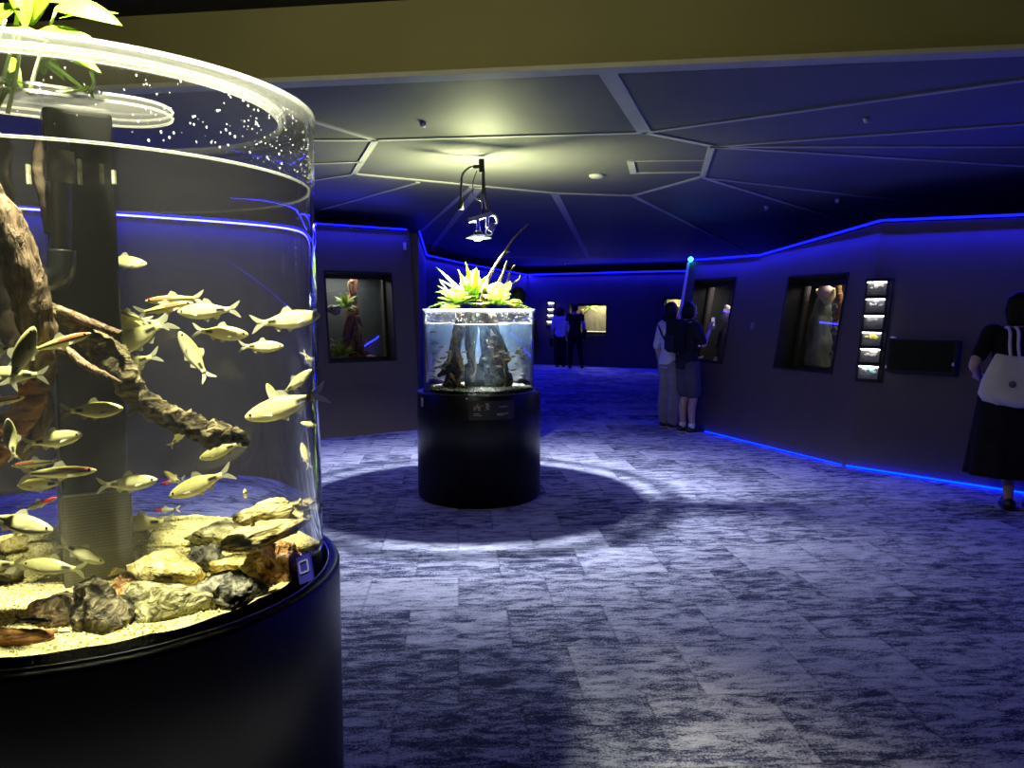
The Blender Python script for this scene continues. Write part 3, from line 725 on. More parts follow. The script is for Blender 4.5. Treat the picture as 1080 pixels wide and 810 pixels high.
# half height along the body (x from snout .5 to tail root -.34)
PROF = {'A': [(.50, .004), (.485, .026), (.45, .050), (.38, .082), (.28, .112), (.16, .130), (.04, .130), (-.08, .108), (-.18, .076), (-.27, .048), (-.33, .040), (-.36, .046)],
        'B': [(.50, .004), (.48, .018), (.43, .036), (.34, .056), (.22, .071), (.08, .076), (-.06, .070), (-.18, .056), (-.28, .040), (-.34, .032), (-.37, .036)]}
PROF['C'] = PROF['B']; PROF['D'] = PROF['B']
def bendy(p, bend):
    if not bend: return p
    x = p.x - .1; a = bend * x
    return Vector((p.x - bend * bend * x ** 3 * .4, p.y + bend * x * x, p.z))
MESH = {}
def fish_meshes(kind, bend):
    k = (kind, round(bend, 2))
    if k in MESH: return MESH[k]
    pr = PROF['A' if kind in 'AYGO' else kind]; wd = .48 if kind in 'AYG' else .8
    bm = bmesh.new(); rings = []; n = 14
    for x, h in pr:
        w = h * wd * (1.0 if x < .3 else 1.15)
        rings.append([bm.verts.new(bendy(Vector((x, w * math.cos(2 * PI * i / n), h * math.sin(2 * PI * i / n) * (1.08 if math.sin(2 * PI * i / n) < 0 else 1))), bend)) for i in range(n)])
    for A, B in zip(rings, rings[1:]):
        for i in range(n): bm.faces.new((A[i], A[(i + 1) % n], B[(i + 1) % n], B[i]))
    bm.faces.new(rings[0]); bm.faces.new(rings[-1][::-1])
    bmesh.ops.recalc_face_normals(bm, faces=bm.faces[:])
    def fin(polys):
        b = bmesh.new()
        for poly in polys:
            up_ = [b.verts.new(bendy(Vector((x, y + .0025, z)), bend)) for x, y, z in poly]; lo_ = [b.verts.new(bendy(Vector((x, y - .0025, z)), bend)) for x, y, z in poly]
            b.faces.new(up_); b.faces.new(lo_[::-1])
            for i in range(len(poly)): b.faces.new((up_[i], lo_[i], lo_[(i + 1) % len(poly)], up_[(i + 1) % len(poly)]))
        bmesh.ops.recalc_face_normals(b, faces=b.faces[:]); me = bpy.data.meshes.new('fin'); b.to_mesh(me); b.free(); return me
    body = bpy.data.meshes.new('fish_body'); bm.to_mesh(body); bm.free()
    for p in body.polygons: p.use_smooth = True
    hm = .13 if kind in 'AYG' else .075
    tail = fin([[(-.35, 0, .04), (-.42, 0, .075), (-.52, 0, .135), (-.55, 0, .14), (-.50, 0, .06), (-.45, 0, .012), (-.36, 0, 0)], [(-.35, 0, -.04), (-.42, 0, -.075), (-.52, 0, -.135), (-.55, 0, -.14), (-.50, 0, -.06), (-.45, 0, -.012), (-.36, 0, 0)]])
    dors = fin([[(.10, 0, hm * .97), (.04, 0, hm + .075), (-.03, 0, hm + .055), (-.09, 0, hm * .86)]])
    anal = fin([[(-.08, 0, -hm * .86), (-.15, 0, -hm - .03), (-.21, 0, -hm * .72), (-.20, 0, -hm * .58)]])
    pelv = fin([[(.10, .012, -hm * 1.02), (.0, .02, -hm - .055), (-.03, .014, -hm * .98)], [(.27, .05, -.04), (.15, .085, -.075), (.16, .06, -.035)], [(.27, -.05, -.04), (.15, -.085, -.075), (.16, -.06, -.035)]])
    eyes = []
    for sgn in (1, -1):
        b = bmesh.new(); hx = .415; ell(b, bendy(Vector((hx, sgn * .066 * (.5 if kind in 'AYG' else .55), .012)), bend), (.020, .010, .020), 2)
        me = bpy.data.meshes.new('eye'); b.to_mesh(me); b.free(); me.materials.append(M['eye']); eyes.append(me)
    body.materials.append(M['f' + kind])
    fm = M['find'] if kind == 'D' else M['fing'] if kind == 'G' else M['fin']
    for me in (tail, dors, anal, pelv): me.materials.append(fm)
    MESH[k] = (body, tail, dors, anal, pelv, eyes); return MESH[k]
def fish(head, tail, kind, label, group='fish in the large cylinder tank', bend=0.0, view=None, parts=True, name='fish'):
    body, tl, ds, an, pv, ey = fish_meshes(kind, bend)
    X = head - tail; Ln = X.length; X.normalize()
    mid_ = (head + tail) / 2
    v = (view or (mid_ - CAMP)).normalized()
    Y = v - X * v.dot(X); Y = Y.normalized() if Y.length > .2 else Vector((0, 0, 1)).cross(X).normalized()
    Z = X.cross(Y)
    if Z.z < -.05: Y, Z = -Y, -Z
    Mx = Matrix((X, Y, Z)).transposed().to_4x4(); Mx.translation = mid_ + X * Ln * .025
    o = bpy.data.objects.new(name, body); COL.objects.link(o)
    o.matrix_world = Mx @ Matrix.Diagonal((Ln / 1.05,) * 3 + (1,))
    tag(o, label, 'fish', group)
    if parts:
        for nm, me in (('tail_fin', tl), ('dorsal_fin', ds), ('anal_fin', an), ('pectoral_fins', pv), ('eye', ey[0]), ('eye', ey[1])):
            p = bpy.data.objects.new(nm if nm != 'pectoral_fins' else 'lower_fin', me); COL.objects.link(p); p.parent = o
    return o
def chordY(px, py, frac, R=.535):
    d = ray(px, py); d2 = Vector((d.x, d.y)); c = Vector(BC)
    b = d2.dot(c); a = d2.dot(d2); q = b * b - a * (c.dot(c) - R * R)
    q = math.sqrt(max(q, 0)); t = ((b - q) + 2 * q * frac) / a
    return t * d.y
FISH = [ # head px, tail px, kind, depth fraction, bend, label
 ((36, 344), (8, 410), 'A', .04, 0, 'pale fish rising nose-up across the tan driftwood trunk'),
 ((96, 351), (28, 371), 'B', .10, 0, 'red-striped slim fish pointing right just above the trunk fork'),
 ((130, 430), (63, 433), 'G', .12, 0, 'olive fish swimming right in front of the black column at mid height'),
 ((87, 457), (22, 468), 'A', .15, 0, 'grey-olive fish below the mid-height olive fish, its tail behind a curled fish'),
 ((8, 440), (16, 488), 'A', .06, .75, 'curled silver fish turning nose-up at the left edge over the orange stem'),
 ((102, 495), (18, 499), 'B', .12, 0, 'long black-lined slim fish crossing the lower black column'),
 ((12, 487), (66, 482), 'B', .75, 0, 'slim orange-backed fish behind the column, only its left-pointing head showing'),
 ((18, 507), (72, 505), 'Y', .78, 0, 'yellow fish behind the column with its head out on the left, lower of two'),
 ((166, 505), (101, 511), 'A', .14, 0, 'silver scaled fish with a white tail right of the strainer top'),
 ((60, 523), (20, 538), 'C', .16, 0, 'small red-headed fish at the left edge of the strainer'),
 ((56, 559), (-22, 541), 'Y', .06, 0, 'large yellow fish with an orange snout at the lower left'),
 ((23, 593), (92, 600), 'G', .08, 0, 'big olive fish facing left low in front of the strainer'),
 ((110, 592), (60, 570), 'A', .14, 0, 'silver fish diving right with a dark tail over the strainer mesh'),
 ((-34, 598), (26, 592), 'G', .10, 0, 'olive fish at the left edge, only its tail in view behind the big olive one'),
 ((118, 548), (184, 545), 'Y', .62, 0, 'yellow fish half hidden by the strainer, tail out over the gravel'),
 ((160, 533), (190, 531), 'C', .86, 0, 'small red-headed fish standing in for a blurry red reflection above the gravel horizon'),  # fish added in place of a red reflection
 ((173, 494), (194, 510), 'Y', .45, 1.2, 'small curled yellow-orange fish above the big dark-spotted yellow fish'),
 ((168, 507), (196, 501), 'C', .5, 0, 'little orange-red fish under the small curled fish'),
 ((178, 521), (246, 494), 'Y', .25, 0, 'big yellow fish heading down left with a large dark tail spot'),
 ((210, 482), (258, 464), 'G', .22, 0, 'greenish fish heading down left under the branch tip'),
 ((197, 449), (178, 470), 'A', .28, 0, 'small pale fish turning upward under the mossy branch'),
 ((258, 439), (346, 413), 'Y', .12, 0, 'long pale yellow fish nosing left near the right glass'),
 ((328, 389), (295, 416), 'A', .20, 0, 'deep-bodied silver fish facing up right near the right glass'),
 ((281, 403), (299, 436), 'A', .26, .6, 'silver fish hanging head-up and curled beside the deep-bodied one'),
 ((299, 364), (251, 364), 'Y', .30, 0, 'yellow fish swimming right below the big fish at the right glass'),
 ((262, 352), (202, 347), 'Y', .34, 0, 'yellow fish swimming right in mid tank over open water'),
 ((187, 328), (254, 325), 'Y', .32, 0, 'yellow fish swimming left in mid tank, just right of the red-striped pair'),
 ((189, 349), (222, 402), 'A', .24, .35, 'pale fish hanging steeply nose-up with its tail swept right'),
 ((106, 372), (184, 334), 'A', .66, 0, 'large grey ribbed fish slanting up out from behind the column'),
 ((204, 318), (142, 330), 'B', .40, 0, 'red-striped slim fish pointing right, lower of the pair in mid tank'),
 ((153, 316), (216, 313), 'B', .46, 0, 'red-striped slim fish pointing left, upper of the pair in mid tank'),
 ((110, 323), (160, 338), 'B', .70, 0, 'red-backed slim fish sticking out from behind the column'),
 ((108, 343), (178, 337), 'Y', .72, 0, 'yellow fish sticking out from behind the column below the red-backed one'),
 ((110, 390), (170, 371), 'Y', .62, 0, 'yellow-green fish with tail raised, coming out from behind the column at the branch'),
 ((155, 277), (104, 272), 'Y', .74, 0, 'topmost yellow fish beside the column edge'),
 ((338, 332), (264, 341), 'Y', .35, 0, 'pale yellow fish swimming right into the right glass edge'),
 ((317, 464), (325, 492), 'Y', .38, .2, 'narrow yellow fish standing upright near the right glass'),
 ((316, 443), (336, 447), 'A', .48, 0, 'tiny silver fish facing left at the right glass, below the long pale one'),
 ((334, 388), (318, 368), 'A', .50, 0, 'small silver fish at the right glass with its tail up'),
 ((-22, 374), (20, 363), 'A', .2, 0, 'pale fish at the left picture edge level with the striped one'),
 ((-20, 394), (52, 395), 'A', .10, 0, 'silver ribbed fish crossing behind the nose-up fish with its tail over the trunk'),
 ((26, 418), (-34, 428), 'B', .12, 0, 'black-lined slim fish at the left edge just over the orange stem'),
 ((54, 654), (14, 652), 'D', .05, 0, 'small black fish resting at the foot of the brown wedge stone'),
]
for hp, tp, k, fr, bd_, lb in FISH:
    Y = chordY((hp[0] + tp[0]) / 2, (hp[1] + tp[1]) / 2, fr)
    fish(at(hp[0], hp[1], Y), at(tp[0], tp[1], Y), k, lb, bend=bd_)
for (px, py, Y, sz, lb) in [(257, 518, 1.88, .085, 'yellow fish seen head-on just above the yellow layered slab'), (315, 527, 2.0, .075, 'yellow fish seen head-on by the right glass over the layered slabs')]:
    h = at(px, py, Y); d = (h - CAMP).normalized(); fish(h, h + (d + Vector((.08, 0, -.05))).normalized() * sz, 'Y', lb)

# ------------------------------------------------------------------ leafy plant over the large tank
def mk_leaf(name, c, vein):
    m, nt, out = mat(name); d = node(nt, 'BsdfDiffuse'); t = node(nt, 'BsdfTranslucent'); g = node(nt, 'BsdfGlossy'); g.inputs['Roughness'].default_value = .3
    n = node(nt, 'TexNoise'); n.inputs['Scale'].default_value = 9; nt.links.new(coords(nt), n.inputs['Vector'])
    r = ramp(nt, [(.35, tuple(x * .75 for x in c)), (.65, c)]); nt.links.new(n.outputs[0], r.inputs[0])
    nt.links.new(r.outputs[0], d.inputs[0]); nt.links.new(r.outputs[0], t.inputs[0])
    a = node(nt, 'MixShader'); a.inputs[0].default_value = .62; nt.links.new(d.outputs[0], a.inputs[1]); nt.links.new(t.outputs[0], a.inputs[2])
    b = node(nt, 'MixShader'); b.inputs[0].default_value = .06; nt.links.new(a.outputs[0], b.inputs[1]); nt.links.new(g.outputs[0], b.inputs[2]); nt.links.new(b.outputs[0], out.inputs[0]); return m
M['leaf'] = mk_leaf('green_leaf', (.36, .52, .035), None); M['fern'] = mk_leaf('fern_leaf', (.40, .55, .07), None); M['leafd'] = mk_leaf('deep_green_leaf', (.10, .19, .03), None)
M['stem'] = plain('pale_green_stem', (.45, .50, .25), .6)
def leaf_bm(base, tip, width, normal, droop=.15, shape='heart', th=.0006, fold=.18):
    bm = bmesh.new(); ax = tip - base; L_ = ax.length; ax.normalize(); nrm = (normal - ax * normal.dot(ax)).normalized(); sd = ax.cross(nrm)
    n = 10; rows = []
    for i in range(n + 1):
        t = i / n
        w = width * (math.sin(PI * min(1, t ** .62)) ** .8 if shape == 'heart' else math.sin(PI * t ** .8) ** .7 if shape == 'oval' else (1 - t) ** .6 * min(1, t * 8 + .4))
        w = max(w, .0008)
        c = base + ax * (L_ * t) - nrm * (droop * L_ * t * t) + nrm * droop * L_ * .25 * math.sin(PI * t)
        rows.append([bm.verts.new(c + sd * (w * s) + nrm * (abs(s) * w * fold)) for s in (-1, -.5, 0, .5, 1)])
    for A, B in zip(rows, rows[1:]):
        for i in range(4): bm.faces.new((A[i], A[i + 1], B[i + 1], B[i]))
    r = bmesh.ops.extrude_face_region(bm, geom=bm.faces[:])
    for v in r['geom']:
        if isinstance(v, bmesh.types.BMVert): v.co -= nrm * th
    return bm
pl = thing('leafy_plant', 'bright yellow-green broad-leaved plant growing out of the top of the large tank', 'plant', (-1.12, 1.78, BZR - .02))
lv = [((60, 6), (127, 21), 1.74, 17, (.1, -.7, .7)), ((62, 20), (122, 8), 1.78, 9, (0, -.5, .8)), ((40, 32), (94, 34), 1.72, 9, (0, -.6, .7)), ((6, 30), (52, 40), 1.72, 8, (0, -.7, .6)),
      ((20, -30), (26, 30), 1.74, 13, (.3, -.8, .3)), ((28, 26), (60, -22), 1.76, 12, (.2, -.8, .4)), ((-20, 24), (18, 2), 1.74, 12, (0, -.8, .5)),
      ((-15, 40), (10, 10), 1.72, 10, (0, -.8, .5)), ((72, 60), (106, 74), 1.84, 8, (0, -.6, .7)), ((40, 50), (66, 82), 1.84, 7, (.1, -.8, .3)),
      ((44, 78), (52, 54), 1.84, 6, (.2, -.8, .3)), ((0, 100), (14, 74), 1.80, 6, (.2, -.8, .3)), ((-8, 120), (6, 96), 1.78, 6, (.2, -.8, .3)), ((90, 90), (98, 102), 1.84, 4, (0, -.8, .5)), ((34, 4), (86, 0), 1.80, 12, (0, -.5, .8)), ((10, 60), (22, 92), 1.82, 6, (.2, -.8, .3))]
for i, (b, t_, Y, w, nn_) in enumerate(lv):
    wpart('leaf', leaf_bm(at(b[0], b[1], Y), at(t_[0], t_[1], Y - .03), w / F * Y, Vector(nn_), .08, 'heart'), M['leaf'], pl, True)
for a, b, c_, Y in [((-10, 130), (14, 40), (22, -30), 1.76), ((8, 120), (20, 60), (16, 0), 1.74), ((52, 66), (76, 84), (92, 98), 1.82), ((96, 74), (99, 88), (94, 97), 1.82), ((30, 100), (42, 60), (60, 8), 1.76), ((60, 98), (80, 96), (94, 92), 1.80), ((-20, 100), (-4, 50), (6, 20), 1.68)]:
    bm = bmesh.new(); pts, rr = spline([at(*a, Y), at(*b, Y), at(*c_, Y)], [.0045, .004, .003], 5); tube(bm, pts, rr, 8); wpart('stem', bm, M['stem'], pl, True)

# little dark blue card clipped at the foot of the large tank
def card(name, c, w, h, rot, label):
    bm = bmesh.new(); box(bm, (0, 0, 0), (w, .006, h)); o = obj(name, bm, plain('dark_blue_card', (.02, .02, .22), .35)); o.location = c; o.rotation_euler = rot
    tag(o, label, 'card')
    bm = bmesh.new(); e = .0035
    for cx, cz, sx_, sz_ in ((0, h * .30, w * .62, e), (0, -h * .12, w * .62, e), (-w * .31, h * .09, e, h * .42), (w * .31, h * .09, e, h * .42)): box(bm, (cx, -.0035, cz), (sx_, .002, sz_))
    obj('printed_frame', bm, plain('pale_blue_print', (.16, .16, .42), .5), o); return o
card('info_card', at(322, 600, 1.60), .036, .056, (-.35, -.42, -.35), 'small tilted dark blue card leaning on the foot of the large tank glass')
card('info_card', at(450.5, 409.5, 6.12), .055, .085, (-.3, .25, .4), 'small blue card standing on the left plinth edge of the smaller tank')
# info panel and marks on the central plinth
def on_plinth(a, z, r=.516): return Vector((CC[0] + r * math.cos(a), CC[1] + r * math.sin(a), z))
def curved_panel(a0, a1, z0, z1, r, th):
    bm = bmesh.new(); n = 12; A = []
    for i in range(n + 1):
        a = a0 + (a1 - a0) * i / n; A.append([bm.verts.new(on_plinth(a, z, rr)) for rr, z in ((r, z0), (r, z1), (r + th, z1), (r + th, z0))])
    for p_, q_ in zip(A, A[1:]):
        for k in range(4): bm.faces.new((p_[k], p_[(k + 1) % 4], q_[(k + 1) % 4], q_[k]))
    bm.faces.new(A[0]); bm.faces.new(A[-1][::-1]); return bm
def ang_of(px):  # angle on the plinth facing the camera at image column px
    best = min((abs(540 + F * (CC[0] + .516 * math.cos(a)) / (CC[1] + .516 * math.sin(a)) - px), a) for a in [(-PI + PI * i / 600) for i in range(601)]); return best[1]
zt, zb_ = at(515, 423, 6.05).z, at(515, 443, 6.05).z
ip = wpart('info_panel', curved_panel(ang_of(494), ang_of(542), zb_, zt, .5155, .004), plain('dark_info_panel', (.02, .02, .022), .4), cen)
mpic = textured('panel_photo', [(.4, (.02, .02, .02)), (.52, (.20, .17, .10)), (.62, (.45, .44, .36))], 40, .6, .1)
wpart('photo_print', curved_panel(ang_of(499), ang_of(516), zt - .075, zt - .018, .5195, .0015), mpic, cen)
for (p0, p1, dz) in ((499, 506, .095), (499, 508, .108), (524, 536, .098), (524, 531, .108)):
    wpart('text_line', curved_panel(ang_of(p0), ang_of(p1), zt - dz - .006, zt - dz, .5195, .0015), plain('grey_print', (.3, .3, .3), .6), cen)
wpart('fish_outline', curved_panel(ang_of(527), ang_of(535), zt - .05, zt - .042, .5195, .0015), plain('grey_print', (.2, .2, .22), .6), cen)
wpart('plinth_label', curved_panel(ang_of(443.6), ang_of(445.6), at(445, 427, 6.4).z, at(445, 418, 6.4).z, .5155, .002), plain('grey_print', (.35, .35, .38), .6), cen)
bm = bmesh.new(); ell(bm, on_plinth(ang_of(492), at(492, 420.5, 6.05).z, .517), (.007, .004, .008)); wpart('lock_button', bm, M['whitepl'], cen, True)

# ------------------------------------------------------------------ planted stump inside the central tank
CY = CC[1]
def cw(bm, pix, Yoff=0.0, seg=10, jit=.3, seed=1, n=4):
    P = [at(x, y, CY + (q[0] if q else 0) + Yoff) for x, y, r, *q in pix]; R_ = [r / F * CY for x, y, r, *q in pix]
    pts, rr = spline(P, R_, n); tube(bm, pts, rr, seg, jitter=jit, seed=seed)
M['rootr'] = textured('red_brown_root', [(.32, (.05, .022, .014)), (.46, (.24, .11, .06)), (.6, (.42, .22, .13)), (.78, (.6, .4, .26))], 30, .85, .9, (2, 2, .8), 9, .2, .02, .5)
M['rootd'] = textured('dark_root', [(.32, (.025, .02, .015)), (.5, (.11, .085, .06)), (.75, (.3, .25, .18))], 30, .85, .9, (2, 2, .8), 9, .2, .02, .5)
M['rootp'] = textured('pale_root', [(.32, (.20, .15, .08)), (.5, (.48, .39, .24)), (.75, (.7, .62, .42))], 30, .85, .9, (2, 2, .8), 9, .2, .02, .5)
M['stumpg'] = textured('grey_stump', [(.32, (.06, .055, .05)), (.48, (.22, .19, .16)), (.62, (.40, .35, .28)), (.78, (.58, .52, .4))], 24, .85, .9, (2.4, 2.4, .5), 9, .2, .02, .5)
bm = bmesh.new(); cw(bm, [(497, 326, 6), (497, 340, 6.5), (496, 360, 6), (497, 376, 4.5), (499, 392, 3), (499, 402, 2.5)], -.08, 14, .25, 3)
st = obj('stump', bm, M['stumpg'], None, True); tag(st, 'upright driftwood stump standing in the smaller tank with roots and bare branches', 'driftwood')
k = 0
for mt_, pix in [('rootr', [(486, 330, 5), (484, 350, 6), (479, 370, 6), (476, 392, 5), (470, 411, 4)]), ('rootd', [(510, 330, 5), (511, 350, 6), (512, 374, 5), (508, 395, 5), (506, 411, 4)]),
                 ('rootr', [(488, 345, 4, -.1), (481, 366, 5, -.13), (486, 388, 4.5, -.15), (479, 412, 3, -.17)]), ('rootp', [(479, 362, 1.6, -.12), (475, 376, 2, -.15), (469, 385, 2, -.17), (458, 388, .8, -.17)]),
                 ('rootd', [(477, 383, 4.5, -.07), (470, 391, 4, -.08), (462, 396, 1.5, -.08)]), ('rootp', [(531, 380, 1.2, -.14), (533, 396, 1.4, -.15), (532, 411, 1.6, -.15)]),
                 ('rootd', [(517, 342, 2.6, -.05), (525, 352, 2.2, -.06), (530, 360, 1.8, -.06), (536, 374, 1)]), ('rootd', [(518, 330, 4, .1), (522, 350, 5, .1), (524, 372, 5, .1)]),
                 ('rootp', [(484, 378, 2, -.17), (488, 390, 2.2, -.2), (484, 402, 2, -.21), (489, 411, 1.4, -.2)]), ('rootp', [(499, 362, 2.2, -.16), (497, 376, 2.6, -.18), (501, 389, 2, -.18), (496, 398, 1.4, -.17)]),
                 ('rootr', [(474, 395, 3, -.14), (480, 402, 3, -.18), (490, 408, 2.4, -.2), (500, 412, 1.6, -.2)]), ('rootp', [(513, 358, 1.3, -.1), (519, 372, 1.5, -.12), (516, 386, 1.2, -.12)])]:
    k += 1; bm = bmesh.new(); cw(bm, pix, 0, 10, .45, k * 7); obj('root', bm, M[mt_], st, True)
for mt_, pix in [('woodd', [(503, 328, 2.4), (503, 312, 2.2), (504, 297, 1.5)]), ('wood', [(506, 322, 2.0), (513, 298, 1.8), (522, 281, 1.4), (532, 266, 1.1), (542, 251, .8), (549, 244, .7), (557, 236, .5)]),
                 ('wood', [(507, 324, 2), (519, 306, 1.8), (527, 296, 1.6), (532, 284, 1.3), (535, 275, 1.0)]), ('wood', [(508, 327, 1.6), (520, 315, 1.5), (530, 304, 1.3), (535, 297, 1.1), (538, 286, 1.0), (543, 280, 1.0)]),
                 ('wood', [(533, 267, .8), (536, 265.5, .7), (538, 265.5, .4)]), ('woodd', [(505, 326, 1.3), (510, 310, 1.2), (515, 303, .7)]), ('wood', [(530, 303, 1), (546, 296, .9), (549, 290, .5)]), ('wood', [(548, 246, .5), (550, 241, .4)])]:
    k += 1; bm = bmesh.new(); cw(bm, pix, -.04, 8, .15, k * 5); obj('branch', bm, M[mt_], st, True)
RK['greyC'] = mk_rock('slate_stone', [(.32, (.05, .05, .05)), (.48, (.17, .17, .16)), (.6, (.30, .29, .26)), (.75, (.5, .48, .42))])
rocksC = [(508, 540, 392, 413, 'greyC', 'dark rounded rock on the gravel at the foot of the stacked stones'), (509, 536, 381, 397, 'greyC', 'grey slab in the middle of the stacked stones right of the stump'), (511, 538, 369, 384, 'brown', 'dark slab near the top of the stacked stones'), (514, 532, 356, 373, 'brown', 'brown stone capping the stacked stones'), (519, 530, 402, 414, 'grey', 'small round pebble in front of the stacked stones'), (472, 484, 404, 414, 'olive', 'small olive stone left of the stump foot')]
for x0, x1, y0, y1, kd, lb in rocksC:
    b = at((x0 + x1) / 2, y1, CY - .06); w = (x1 - x0) / F * CY; h = (y1 - y0) / F * CY
    o = obj('rock', rock_bm((w * 1.1, w * .9, h * 1.25), rnd.randint(1, 999), sub=3), RK[kd], None, True); o.location = (b.x, b.y, max(b.z + h * .5, CZB + .03 + h * .4)); tag(o, lb, 'rock')
bm = bmesh.new(); p = at(503, 400, CY - .02); bbox_b(bm, (p.x, p.y, CZB + .12), (.20, .14, .20), .01); o = obj('filter_box', bm, M['matblack']); tag(o, 'black filter box behind the stump in the smaller tank', 'filter')
# ferns above the stump
def frond(base, dirv, L_, w, arch):
    bm = bmesh.new(); n = 11; d = dirv.normalized(); hz = Vector((d.x, d.y, 0)); hz = hz.normalized() if hz.length > .01 else Vector((1, 0, 0))
    pts = []
    for i in range(n + 1):
        t = i / n; pts.append(base + d * (L_ * t) + Vector((0, 0, -arch * L_ * t * t)))
    tube(bm, pts, [.0035 * (1 - .7 * i / n) for i in range(n + 1)], 5)
    for i in range(1, n + 1):
        t = i / n; T_ = (pts[i] - pts[i - 1]).normalized(); sd = T_.cross(Vector((0, 0, 1))).normalized(); upv = sd.cross(T_)
        lw = w * rnd.uniform(.8, 1.15) * math.sin(PI * (.12 + .85 * t)) ** .8
        for sgn in (-1, 1):
            a = pts[i]; e = a + (sd * sgn + T_ * .55 - upv * .15).normalized() * lw; h_ = T_ * (L_ / n * .20)
            v = [bm.verts.new(q) for q in (a - h_, a + h_, e + h_ * .5, e - h_ * .3)]; bm.faces.new(v)
            v2 = [bm.verts.new(q - upv * .0012) for q in (a - h_, a + h_, e + h_ * .5, e - h_ * .3)]; bm.faces.new(v2[::-1])
    return bm
def fern(name, px, py, Y, n, L0, L1, label, a0=0, a1=2 * PI, el=(.1, 1.2), arch=.6, w=.058):
    b = at(px, py, Y); t = thing(name, label, 'plant', b)
    for i in range(n):
        a = a0 + (a1 - a0) * (i + rnd.uniform(-.3, .3)) / n; e = rnd.uniform(*el)
        d = Vector((math.cos(a) * math.cos(e), math.sin(a) * math.cos(e), math.sin(e)))
        obj('frond', frond(Vector((0, 0, 0)), d, rnd.uniform(L0, L1), w, arch * rnd.uniform(.6, 1.2)), M['fern'], t, False, False)
    return t
fern('fern', 481, 322, CY - .10, 26, .18, .31, 'yellow-green fern spilling over the left side of the smaller tank', el=(.15, 1.25), arch=.4)
fern('fern', 526, 322, CY - .10, 26, .18, .31, 'yellow-green fern spilling over the right side of the smaller tank beside the bare branches', el=(.15, 1.25), arch=.4)
fern('fern', 499, 312, CY - .02, 14, .18, .30, 'tallest yellow-green fern, in the middle on top of the stump', el=(.5, 1.45), arch=.25)
sp = thing('spiky_plant', 'long strap-leaved plant with spear leaves pointing up left above the smaller tank', 'plant', at(494, 318, CY - .08))
for b, t_, w in [((494, 318), (461, 280), 3), ((494, 316), (464, 293), 2.6), ((492, 320), (462, 300), 3.2), ((494, 316), (470, 288), 2.5), ((497, 316), (492, 276), 4), ((500, 316), (503, 282), 4.5), ((498, 314), (511, 292), 4), ((495, 316), (484, 284), 3.5), ((490, 320), (466, 312), 3)]:
    wpart('leaf', leaf_bm(at(*b, CY - .08), at(*t_, CY - .14), w / F * CY, Vector((.2, -.7, .6)), .06, 'strap'), M['leaf'], sp, True)
# tiny fish shoal
shoal = [(452, 362), (457, 372), (464, 366), (449, 381), (462, 381), (468, 377), (472, 371), (466, 388), (456, 391), (450, 397), (487, 378), (491, 371), (497, 379), (486, 390), (518, 366), (510, 378), (524, 375), (530, 370), (537, 371), (540, 376), (545, 372), (549, 370), (553, 373), (556, 367), (548, 383), (552, 386), (541, 390), (557, 378), (554, 395), (533, 379), (473, 383), (445 + 10, 350), (527, 386)]
for i, (x, y) in enumerate(shoal):
    Y = CY - rnd.uniform(.12, .30); p = at(x, y, Y); a = rnd.uniform(-.4, .4) + (PI if rnd.random() < .5 else 0); d = Vector((math.cos(a), math.sin(a) * .6, rnd.uniform(-.2, .2))).normalized() * .034
    if (Vector((p.x, p.y)) - Vector(CC)).length > CR - .05:
        q_ = Vector((p.x - CC[0], p.y - CC[1])); q_ = q_.normalized() * (CR - .06); p = Vector((CC[0] + q_.x, CC[1] + q_.y, p.z))
    fish(p + d, p - d, 'O' if i % 3 else 'A', 'tiny fish of the shoal swimming in the smaller cylinder tank', 'tiny fish shoal in the smaller tank', parts=False)
# ------------------------------------------------------------------ HANGING LAMP over the central tank
LY = 6.62
pa = lambda x, y, d=0.0: at(x, y, LY + d)
mount = atz(508, 172, CZ)
lampt = thing('hanging_lamp', 'small lit spot lamp hanging from the ceiling rod above the smaller tank', 'lamp', pa(508, 250))
bm = bmesh.new(); bbox_b(bm, pa(508, 175), (.045, .045, CZ - pa(508, 179).z), .006); bbox_b(bm, pa(503, 176), (.06, .03, .03), .005); wpart('ceiling_mount', bm, M['matblack'], lampt)
bm = bmesh.new(); tube(bm, [pa(509, 178), pa(509, 226)], .007, 8); wpart('rod', bm, M['matblack'], lampt, True)
bm = bmesh.new(); pts, rr = spline([pa(510, 178), pa(510.5, 195), pa(512, 210), pa(515, 222), pa(520, 226)], [.011] * 5, 5); tube(bm, pts, rr, 8); wpart('cable', bm, M['blackplastic'], lampt, True)
bm = bmesh.new(); pts, rr = spline([pa(504, 176), pa(495, 177), pa(488, 184), pa(486.5, 195), pa(486, 212)], [.010] * 5, 6); tube(bm, pts, rr, 8); wpart('plug_cable', bm, M['blackplastic'], lampt, True)
bm = bmesh.new(); tube(bm, [pa(486, 209), pa(486, 214), pa(486, 221)], [.011, .022, .024], 8); wpart('plug', bm, M['matblack'], lampt, True)
bm = bmesh.new(); pts, rr = spline([pa(503, 180), pa(499, 192), pa(499, 205), pa(503, 210), pa(507, 211)], [.004, .004, .004, .004, .012], 5); tube(bm, pts, rr, 6); wpart('thin_wire', bm, M['blackplastic'], lampt, True)
bm = bmesh.new(); a, b = pa(495, 232.5), pa(517, 226); m_ = (a + b) / 2; ang = math.atan2(b.z - a.z, b.x - a.x)
bbox_b(bm, m_, ((b - a).length + .02, .05, .035), .004, Euler((0, -ang, 0))); wpart('bracket', bm, M['bluepl'], lampt)
bm = bmesh.new(); a, b = pa(495, 234), pa(502, 233.5); tube(bm, [a, b], .008, 6); wpart('bracket_tab', bm, M['whitepl'], lampt)
bm = bmesh.new(); tube(bm, [pa(504, 231), pa(504.5, 246)], .016, 8); tube(bm, [pa(514, 229), pa(514, 240)], .014, 8); wpart('arm', bm, M['bluepl'], lampt, True)
